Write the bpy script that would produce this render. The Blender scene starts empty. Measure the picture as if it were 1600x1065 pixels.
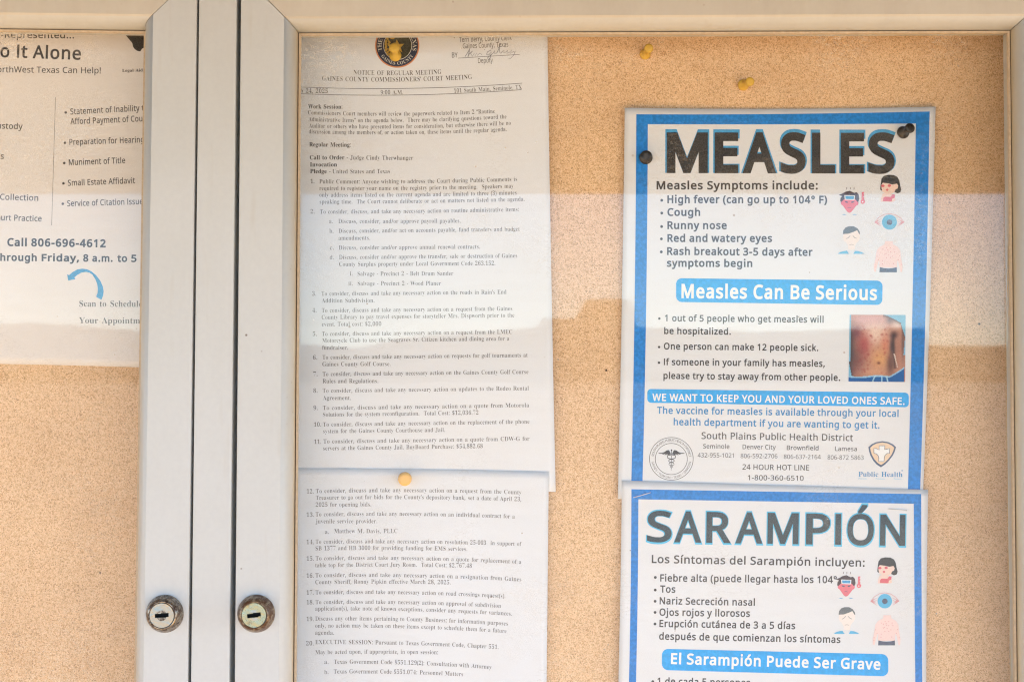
# Outdoor notice display case with two glazed doors, pinned papers and posters.
import bpy, bmesh, math, random
from mathutils import Vector
from mathutils.geometry import delaunay_2d_cdt

random.seed(7)
scene = bpy.context.scene
COL = scene.collection
R = math.radians

# ------------------------------------------------------------------ camera
CAM = Vector((0.0, -1.0, 1.457))
PITCH = R(2.46)
FPX = 2222.0                                   # focal length in photo pixels (photo is 1600 wide)
cam = bpy.data.cameras.new('camera')
cam.sensor_width = 36.0
cam.lens = 36.0 * FPX / 1600.0
cam.clip_start = 0.01
cam.clip_end = 2000.0
camo = bpy.data.objects.new('camera', cam)
camo.location = CAM
camo.rotation_euler = (R(90) + PITCH, 0, 0)
COL.objects.link(camo)
scene.camera = camo

# ------------------------------------------------------------------ sky, sun, exposure
SUN_EL, SUN_AZ = R(45), R(118)                 # the sun stands on the open side of the porch
world = bpy.data.worlds.new('World')
scene.world = world
world.use_nodes = True
wn = world.node_tree.nodes
sky = wn.new('ShaderNodeTexSky')
sky.sky_type = 'NISHITA'
sky.sun_disc = False
sky.sun_elevation = SUN_EL
sky.sun_rotation = SUN_AZ
sky.air_density = 1.0
sky.dust_density = 0.0
sky.ozone_density = 2.2
sky.altitude = 1500.0
world.node_tree.links.new(sky.outputs[0], wn['Background'].inputs[0])
wn['Background'].inputs[1].default_value = 0.13
sun = bpy.data.lights.new('sun', 'SUN')
sun.energy = 4.9
sun.angle = R(0.53)
sun.color = (1.0, 0.94, 0.85)
suno = bpy.data.objects.new('sun', sun)
sd = Vector((math.sin(SUN_AZ) * math.cos(SUN_EL), math.cos(SUN_AZ) * math.cos(SUN_EL), math.sin(SUN_EL)))
suno.rotation_euler = sd.to_track_quat('Z', 'Y').to_euler()
COL.objects.link(suno)
vs = scene.view_settings
vs.view_transform = 'Standard'
vs.look = 'None'
vs.gamma = 1.0
vs.use_curve_mapping = False
vs.exposure = 2.3
scene.cycles.use_denoising = True
scene.cycles.filter_width = 1.2
scene.cycles.denoising_prefilter = 'NONE'
scene.cycles.max_bounces = 12
scene.cycles.diffuse_bounces = 6
scene.cycles.transparent_max_bounces = 16
scene.cycles.sample_clamp_indirect = 8.0


# ------------------------------------------------------------------ helpers
def at(px, py, Y):
    """World point on the vertical plane y = Y that shows at pixel (px, py) of the 1600 x 1065 photo."""
    u, v = (px - 800.0) / FPX, (532.5 - py) / FPX
    d = Vector((u, math.cos(PITCH) - v * math.sin(PITCH), math.sin(PITCH) + v * math.cos(PITCH)))
    return CAM + d * ((Y - CAM.y) / d.y)


def s2l(r, g, b):
    f = lambda c: (c / 255.0 / 12.92) if c <= 10 else ((c / 255.0 + 0.055) / 1.055) ** 2.4
    return (f(r), f(g), f(b), 1.0)


def link(o, parent=None):
    COL.objects.link(o)
    if parent is not None:
        o.parent = parent
    return o


def mesh_obj(name, verts, faces, mat, parent=None, smooth=False):
    me = bpy.data.meshes.new(name)
    me.from_pydata([tuple(v) for v in verts], [], faces)
    me.update()
    if mat is not None:
        me.materials.append(mat)
    if smooth:
        me.polygons.foreach_set('use_smooth', [True] * len(me.polygons))
    return link(bpy.data.objects.new(name, me), parent)


def tag(o, label=None, cat=None, group=None, kind=None):
    if label: o['label'] = label
    if cat: o['category'] = cat
    if group: o['group'] = group
    if kind: o['kind'] = kind
    return o


def fix_normals(o):
    bm = bmesh.new(); bm.from_mesh(o.data)
    bmesh.ops.recalc_face_normals(bm, faces=bm.faces)
    bm.to_mesh(o.data); bm.free()


def box_geo(x0, x1, y0, y1, z0, z1):
    v = [(x, y, z) for x in (x0, x1) for y in (y0, y1) for z in (z0, z1)]
    f = [(0, 1, 3, 2), (4, 6, 7, 5), (0, 4, 5, 1), (2, 3, 7, 6), (0, 2, 6, 4), (1, 5, 7, 3)]
    return v, f


def join_geo(parts):
    V, F = [], []
    for v, f in parts:
        n = len(V); V += list(v); F += [tuple(i + n for i in q) for q in f]
    return V, F


# ------------------------------------------------------------------ materials
class NT:
    def __init__(self, name):
        self.m = bpy.data.materials.new(name)
        self.m.use_nodes = True
        self.t = self.m.node_tree
        self.n = self.t.nodes
        self.p = self.n['Principled BSDF']
        self.tc = self.n.new('ShaderNodeTexCoord')

    def set(self, **k):
        for a, b in k.items():
            self.p.inputs[a.replace('_', ' ')].default_value = b
        return self

    def l(self, a, b):
        self.t.links.new(a, b)

    def noise(self, scale, detail=3, rough=0.55, vec=None):
        n = self.n.new('ShaderNodeTexNoise')
        n.inputs['Scale'].default_value = scale
        n.inputs['Detail'].default_value = detail
        n.inputs['Roughness'].default_value = rough
        self.l(vec or self.tc.outputs['Object'], n.inputs['Vector'])
        return n

    def mapping(self, scale):
        n = self.n.new('ShaderNodeMapping')
        n.inputs['Scale'].default_value = scale
        self.l(self.tc.outputs['Object'], n.inputs['Vector'])
        return n.outputs[0]

    def vor(self, scale, feature='F1'):
        n = self.n.new('ShaderNodeTexVoronoi')
        n.feature = feature
        n.inputs['Scale'].default_value = scale
        self.l(self.tc.outputs['Object'], n.inputs['Vector'])
        return n

    def ramp(self, src, stops):
        n = self.n.new('ShaderNodeValToRGB')
        e = n.color_ramp.elements
        while len(e) < len(stops): e.new(0.5)
        for i, (p, c) in enumerate(stops):
            e[i].position = p
            e[i].color = c if len(c) == 4 else (*c, 1)
        self.l(src, n.inputs[0])
        return n.outputs[0]

    def mix(self, fac, a, b, blend='MIX'):
        n = self.n.new('ShaderNodeMix')
        n.data_type = 'RGBA'
        n.blend_type = blend
        for s, i in ((fac, 0), (a, 6), (b, 7)):
            if isinstance(s, (int, float)): n.inputs[i].default_value = s
            elif isinstance(s, tuple): n.inputs[i].default_value = s if len(s) == 4 else (*s, 1)
            else: self.l(s, n.inputs[i])
        return n.outputs[2]

    def bump(self, src, strength, dist):
        n = self.n.new('ShaderNodeBump')
        n.inputs['Strength'].default_value = strength
        n.inputs['Distance'].default_value = dist
        self.l(src, n.inputs['Height'])
        self.l(n.outputs[0], self.p.inputs['Normal'])

    def color(self, src):
        self.l(src, self.p.inputs['Base Color'])
        return self


BW = lambda a: (a, a, a, 1)


def mat_plain(name, rgb, rough=0.6, mottle=0.0, scale=900):
    m = NT(name).set(Roughness=rough)
    c = (*rgb[:3], 1)
    if mottle:
        n = m.noise(scale, 2, 0.6)
        k = m.ramp(n.outputs['Fac'], [(0.38, BW(0)), (0.66, BW(1))])
        lo = tuple(max(0, x * (1 - mottle * .6)) for x in rgb[:3])
        hi = tuple(min(1, x * (1 + mottle * .5) + mottle * 0.03) for x in rgb[:3])
        m.color(m.mix(k, lo, hi))
    else:
        m.p.inputs['Base Color'].default_value = c
    return m.m


def mat_paper(name, rgb, rough=0.75, coat=0.0):
    m = NT(name).set(Roughness=rough)
    n = m.noise(1400, 2, 0.5)
    big = m.noise(9, 3, 0.5)
    a = m.mix(m.ramp(n.outputs['Fac'], [(0.3, BW(0)), (0.7, BW(1))]), tuple(x * 0.97 for x in rgb), rgb)
    b = m.mix(m.ramp(big.outputs['Fac'], [(0.35, BW(0)), (0.75, BW(1))]), BW(1.0), (0.97, 0.95, 0.92, 1))
    # brown fly specks and dust spots
    v = m.vor(55)
    sp = m.ramp(v.outputs['Distance'], [(0.035, BW(1)), (0.06, BW(0))])
    pick = m.noise(13, 1, 0.5)
    pk = m.ramp(pick.outputs['Fac'], [(0.66, BW(0)), (0.68, BW(0.55))])
    c = m.mix(1.0, a, b, 'MULTIPLY')
    k = m.mix(1.0, sp, pk, 'MULTIPLY')
    m.color(m.mix(k, c, (0.25, 0.13, 0.06)))
    m.bump(m.noise(60, 3, 0.5).outputs['Fac'], 0.12, 0.002)
    if coat:
        m.set(Coat_Weight=coat, Coat_Roughness=0.12)
    return m.m


def mat_paint():
    m = NT('white_paint').set(Roughness=0.42)
    n = m.noise(260, 3, 0.6)
    big = m.noise(7, 4, 0.6)
    base = m.mix(m.ramp(n.outputs['Fac'], [(0.35, BW(0)), (0.65, BW(1))]), (0.51, 0.545, 0.57), (0.53, 0.565, 0.585))
    base = m.mix(1.0, base, m.mix(m.ramp(big.outputs['Fac'], [(0.35, BW(0)), (0.7, BW(1))]), (1, 1, 1), (0.935, 0.93, 0.91)), 'MULTIPLY')
    v = m.vor(42)                               # pits and dirt specks
    sp = m.ramp(v.outputs['Distance'], [(0.028, BW(1)), (0.05, BW(0))])
    pk = m.ramp(m.noise(17, 1, 0.5).outputs['Fac'], [(0.52, BW(0)), (0.57, BW(0.9))])
    base = m.mix(m.mix(1.0, sp, pk, 'MULTIPLY'), base, (0.10, 0.07, 0.05))
    sc = m.noise(90, 2, 0.7, m.mapping((1.0, 1.0, 0.12)))   # faint vertical rub marks
    base = m.mix(m.ramp(sc.outputs['Fac'], [(0.60, BW(0)), (0.78, BW(0.4))]), base, (0.44, 0.43, 0.40))
    # tan bevel edges, rust freckles, and warm light painted into the rails, by weight
    at_ = m.n.new('ShaderNodeVertexColor'); at_.layer_name = 'wear_and_warm_light'
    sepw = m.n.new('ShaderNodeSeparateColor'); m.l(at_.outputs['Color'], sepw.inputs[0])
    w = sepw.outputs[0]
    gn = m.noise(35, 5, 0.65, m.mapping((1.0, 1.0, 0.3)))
    tan_and_warm_light = m.ramp(gn.outputs['Fac'], [(0.35, (0.60, 0.51, 0.35)), (0.72, (0.46, 0.35, 0.20))])
    base = m.mix(w, base, tan_and_warm_light)
    v2 = m.vor(120)
    sp2 = m.ramp(v2.outputs['Distance'], [(0.06, BW(1)), (0.13, BW(0))])
    pk2 = m.ramp(m.noise(22, 1, 0.5).outputs['Fac'], [(0.56, BW(0)), (0.62, BW(0.9))])
    base = m.mix(m.mix(1.0, m.mix(1.0, sp2, pk2, 'MULTIPLY'), w, 'MULTIPLY'), base, (0.20, 0.085, 0.025))
    m.color(base)
    m.bump(m.noise(1500, 2, 0.5).outputs['Fac'], 0.10, 0.0006)
    return m.m


def mat_cork():
    m = NT('cork').set(Roughness=0.9)
    m.p.inputs['Specular IOR Level'].default_value = 0.15
    g = m.vor(1150)
    sep = m.n.new('ShaderNodeSeparateColor')
    m.l(g.outputs['Color'], sep.inputs[0])
    base = m.ramp(sep.outputs[0], [(0.0, (0.54, 0.35, 0.19)), (0.25, (0.71, 0.49, 0.30)), (0.6, (0.79, 0.565, 0.36)), (1.0, (0.85, 0.64, 0.44))])
    fl = m.noise(1500, 2, 0.85)
    k = m.ramp(fl.outputs['Fac'], [(0.56, BW(0)), (0.64, BW(1))])
    base = m.mix(k, base, (0.22, 0.105, 0.04))
    gr = m.vor(560)
    dk = m.ramp(gr.outputs['Distance'], [(0.13, BW(1)), (0.24, BW(0))])
    gp = m.ramp(m.noise(140, 1, 0.5).outputs['Fac'], [(0.50, BW(0)), (0.58, BW(0.7))])
    base = m.mix(m.mix(1.0, dk, gp, 'MULTIPLY'), base, (0.10, 0.045, 0.015))
    big = m.noise(11, 4, 0.6)
    base = m.mix(1.0, base, m.ramp(big.outputs['Fac'], [(0.3, (0.95, 0.92, 0.89)), (0.7, (1.08, 1.07, 1.05))]), 'MULTIPLY')
    v = m.vor(48)                               # old pin holes
    sp = m.ramp(v.outputs['Distance'], [(0.030, BW(1)), (0.055, BW(0))])
    pk = m.ramp(m.noise(21, 1, 0.5).outputs['Fac'], [(0.58, BW(0)), (0.62, BW(1))])
    base = m.mix(m.mix(1.0, sp, pk, 'MULTIPLY'), base, (0.05, 0.022, 0.01))
    m.color(base)
    m.bump(m.mix(0.5, g.outputs['Distance'], fl.outputs['Fac']), 0.35, 0.0012)
    return m.m


def mat_glass():
    """Window pane: straight-through transparency with Fresnel (Schlick) reflection and dust."""
    m = bpy.data.materials.new('pane_glass')
    m.use_nodes = True
    t = m.node_tree; n = t.nodes
    n.remove(n['Principled BSDF'])
    out = n['Material Output']
    tr = n.new('ShaderNodeBsdfTransparent'); tr.inputs[0].default_value = (0.985, 0.99, 0.985, 1)
    gl = n.new('ShaderNodeBsdfGlossy'); gl.inputs['Roughness'].default_value = 0.022
    lw = n.new('ShaderNodeLayerWeight'); lw.inputs['Blend'].default_value = 0.5
    pw = n.new('ShaderNodeMath'); pw.operation = 'POWER'; pw.inputs[1].default_value = 5.0
    t.links.new(lw.outputs['Facing'], pw.inputs[0])
    ma = n.new('ShaderNodeMath'); ma.operation = 'MULTIPLY_ADD'; ma.inputs[1].default_value = 0.972; ma.inputs[2].default_value = 0.028
    t.links.new(pw.outputs[0], ma.inputs[0])
    mx = n.new('ShaderNodeMixShader')
    t.links.new(ma.outputs[0], mx.inputs[0]); t.links.new(tr.outputs[0], mx.inputs[1]); t.links.new(gl.outputs[0], mx.inputs[2])
    # dust film and wipe streaks
    tc = n.new('ShaderNodeTexCoord')
    mp = n.new('ShaderNodeMapping'); mp.inputs['Scale'].default_value = (7, 7, 55)
    t.links.new(tc.outputs['Object'], mp.inputs[0])
    nz = n.new('ShaderNodeTexNoise'); nz.inputs['Scale'].default_value = 1.0; nz.inputs['Detail'].default_value = 5; nz.inputs['Distortion'].default_value = 0.8
    t.links.new(mp.outputs[0], nz.inputs['Vector'])
    r1 = n.new('ShaderNodeValToRGB')
    r1.color_ramp.elements[0].position = 0.45; r1.color_ramp.elements[0].color = (0.0, 0.0, 0.0, 1)
    r1.color_ramp.elements[1].position = 0.80; r1.color_ramp.elements[1].color = (0.022, 0.022, 0.022, 1)
    t.links.new(nz.outputs['Fac'], r1.inputs[0])
    def ramp(src, p0, c0, p1, c1):
        r = n.new('ShaderNodeValToRGB')
        r.color_ramp.elements[0].position = p0; r.color_ramp.elements[0].color = (c0, c0, c0, 1)
        r.color_ramp.elements[1].position = p1; r.color_ramp.elements[1].color = (c1, c1, c1, 1)
        t.links.new(src, r.inputs[0]); return r.outputs[0]

    def math(op, a, b):
        q = n.new('ShaderNodeMath'); q.operation = op
        for i, s in enumerate((a, b)):
            if isinstance(s, float): q.inputs[i].default_value = s
            else: t.links.new(s, q.inputs[i])
        return q.outputs[0]
    # curled shreds of dried film under the top rail, and a scatter of dust specks
    n2 = n.new('ShaderNodeTexNoise'); n2.inputs['Scale'].default_value = 130; n2.inputs['Detail'].default_value = 3; n2.inputs['Distortion'].default_value = 1.6
    mp2 = n.new('ShaderNodeMapping'); mp2.inputs['Scale'].default_value = (0.55, 1, 1.4); t.links.new(tc.outputs['Object'], mp2.inputs[0]); t.links.new(mp2.outputs[0], n2.inputs['Vector'])
    line = math('ABSOLUTE', math('SUBTRACT', n2.outputs['Fac'], 0.5), 0.0)
    line = ramp(line, 0.0, 1.0, 0.03, 0.0)
    n3 = n.new('ShaderNodeTexNoise'); n3.inputs['Scale'].default_value = 16; n3.inputs['Detail'].default_value = 2; t.links.new(tc.outputs['Object'], n3.inputs['Vector'])
    patch = ramp(n3.outputs['Fac'], 0.56, 0.0, 0.66, 1.0)
    sx = n.new('ShaderNodeSeparateXYZ'); t.links.new(tc.outputs['Object'], sx.inputs[0])
    high = ramp(math('MULTIPLY', math('SUBTRACT', sx.outputs['Z'], GLASS_TOP - 0.030), 34.0), 0.0, 0.0, 1.0, 1.0)
    film = math('MULTIPLY', math('MULTIPLY', line, high), ramp(n3.outputs['Fac'], 0.46, 0.0, 0.64, 0.42))
    scr = math('MULTIPLY', math('MULTIPLY', line, patch), 0.10)
    vo = n.new('ShaderNodeTexVoronoi'); vo.inputs['Scale'].default_value = 75; t.links.new(tc.outputs['Object'], vo.inputs['Vector'])
    n4 = n.new('ShaderNodeTexNoise'); n4.inputs['Scale'].default_value = 31; t.links.new(tc.outputs['Object'], n4.inputs['Vector'])
    spk = math('MULTIPLY', ramp(vo.outputs['Distance'], 0.03, 1.0, 0.055, 0.0), ramp(n4.outputs['Fac'], 0.60, 0.0, 0.66, 0.5))
    dirt = math('ADD', math('ADD', r1.outputs[0], film), math('ADD', scr, spk))
    df = n.new('ShaderNodeBsdfDiffuse'); df.inputs[0].default_value = (0.78, 0.72, 0.63, 1)
    m2 = n.new('ShaderNodeMixShader')
    t.links.new(dirt, m2.inputs[0]); t.links.new(mx.outputs[0], m2.inputs[1]); t.links.new(df.outputs[0], m2.inputs[2])
    t.links.new(m2.outputs[0], out.inputs[0])
    return m


def mat_metal(name, col, rust, amount, rough=0.32, dent=0.0):
    m = NT(name).set(Metallic=1.0, Roughness=rough)
    n = m.noise(260, 5, 0.7)
    k = m.ramp(n.outputs['Fac'], [(amount, BW(0)), (amount + 0.16, BW(1))])
    m.color(m.mix(k, col, rust))
    inv = m.n.new('ShaderNodeMath'); inv.operation = 'SUBTRACT'; inv.inputs[0].default_value = 1.0
    m.l(k, inv.inputs[1]); m.l(inv.outputs[0], m.p.inputs['Metallic'])
    rn_ = m.noise(900, 3, 0.7)
    mr_ = m.n.new('ShaderNodeMapRange'); mr_.inputs['To Min'].default_value = rough * 0.6; mr_.inputs['To Max'].default_value = min(1.0, rough * 1.6)
    m.l(rn_.outputs['Fac'], mr_.inputs['Value']); m.l(mr_.outputs[0], m.p.inputs['Roughness'])
    if dent:
        m.bump(m.mix(0.3, m.noise(170, 2, 0.5).outputs['Fac'], n.outputs['Fac']), dent, 0.004)
    else:
        m.bump(n.outputs['Fac'], 0.3, 0.0006)
    return m.m


GLASS_TOP = 1.7205      # height of the upper edge of the visible glass
M = {}
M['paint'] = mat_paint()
M['cork'] = mat_cork()
M['glass'] = mat_glass()
M['bead'] = mat_plain('glazing_bead', (0.50, 0.40, 0.28), 0.5, 0.15, 300)
M['seal'] = mat_plain('dark_rubber', (0.085, 0.06, 0.035), 0.7, 0.2, 300)
M['shade_liner'] = mat_plain('dull_shade_liner', (0.17, 0.13, 0.09), 0.7, 0.2, 200)
M['dark'] = mat_plain('dark_gap', (0.012, 0.011, 0.010), 0.8)
M['paper'] = mat_paper('office_paper', (0.75, 0.79, 0.86))
M['cream'] = mat_paper('cream_paper', (0.79, 0.77, 0.77))
M['laminate'] = mat_paper('laminated_paper', (0.73, 0.765, 0.825), 0.6, 0.2)
M['ink'] = mat_plain('grey_black_ink', (0.065, 0.06, 0.06), 0.6)
M['ink_soft'] = mat_plain('worn_ink', (0.085, 0.078, 0.078), 0.6)
M['toner'] = mat_plain('black_toner', (0.034, 0.032, 0.031), 0.7, 0.6, 1100)
M['toner_blue'] = mat_plain('slate_toner', (0.026, 0.052, 0.072), 0.7, 0.5, 1100)
M['greytext'] = mat_plain('dark_grey_ink', (0.048, 0.047, 0.052), 0.6, 0.1)
M['blue'] = mat_plain('blue_print', (0.0, 0.205, 0.66), 0.6, 0.25, 420)
M['cyan'] = mat_plain('bright_blue_print', (0.0, 0.36, 0.86), 0.6, 0.15, 420)
M['bluetext'] = mat_plain('blue_ink', (0.012, 0.215, 0.52), 0.6)
M['halo'] = mat_plain('light_blue_halo', (0.08, 0.50, 0.80), 0.5)
M['white_ink'] = mat_plain('white_print', (0.82, 0.84, 0.86), 0.5)
M['navy'] = mat_plain('navy_print', (0.022, 0.03, 0.065), 0.5, 0.25, 1500)
M['olive'] = mat_plain('olive_print', (0.045, 0.045, 0.022), 0.5, 0.5, 900)
M['gold'] = mat_plain('gold_print', (0.52, 0.33, 0.05), 0.5, 0.15)
M['orange'] = mat_plain('orange_print', (0.62, 0.27, 0.12), 0.5)
M['pale'] = mat_plain('pale_print', (0.70, 0.68, 0.60), 0.5)
M['skin'] = mat_plain('skin_print', (0.82, 0.62, 0.55), 0.5)
M['skin_pale'] = mat_plain('pale_skin_print', (0.82, 0.75, 0.72), 0.5)
M['skin_pink'] = mat_plain('pink_skin_print', (0.83, 0.64, 0.62), 0.5)
M['red'] = mat_plain('rose_print', (0.66, 0.12, 0.16), 0.5)
M['rose'] = mat_plain('fever_face_print', (0.72, 0.17, 0.22), 0.5)
M['hair'] = mat_plain('dark_hair_print', (0.03, 0.03, 0.032), 0.5, 0.25, 1200)
M['hair_brown'] = mat_plain('brown_hair_print', (0.055, 0.028, 0.034), 0.5, 0.2, 1200)
M['hair_grey'] = mat_plain('grey_hair_print', (0.13, 0.155, 0.175), 0.5, 0.2, 1200)
M['slate'] = mat_plain('slate_print', (0.07, 0.09, 0.15), 0.5, 0.2, 1200)
M['iris'] = mat_plain('iris_print', (0.10, 0.45, 0.74), 0.5)
M['peach'] = mat_plain('peach_print', (0.78, 0.60, 0.43), 0.5)
M['shield_blue'] = mat_plain('shield_blue_print', (0.055, 0.10, 0.20), 0.5)
M['blue_mid'] = mat_plain('mid_blue_print', (0.05, 0.33, 0.66), 0.5, 0.2, 500)
M['pin_black'] = mat_plain('black_plastic', (0.026, 0.021, 0.018), 0.38, 0.6, 400)
M['pin_yellow'] = mat_plain('yellow_plastic', (0.66, 0.42, 0.06), 0.55)
M['pin_amber'] = mat_plain('amber_plastic', (0.85, 0.50, 0.13), 0.4)
M['staple'] = mat_metal('staple_wire', (0.75, 0.75, 0.75), (0.3, 0.2, 0.12), 0.75)
M['lock_rusty'] = mat_metal('tarnished_steel', (0.36, 0.32, 0.27), (0.040, 0.020, 0.010), 0.42, 0.25)
M['lock_rustier'] = mat_metal('rusty_steel', (0.36, 0.30, 0.22), (0.075, 0.029, 0.008), 0.37, 0.28)
M['plug'] = mat_metal('nickel', (0.37, 0.345, 0.29), (0.17, 0.11, 0.05), 0.58, 0.30, 0.35)
M['plug_green'] = mat_metal('brassy_nickel', (0.34, 0.345, 0.235), (0.17, 0.11, 0.05), 0.56, 0.28, 0.35)

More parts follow.
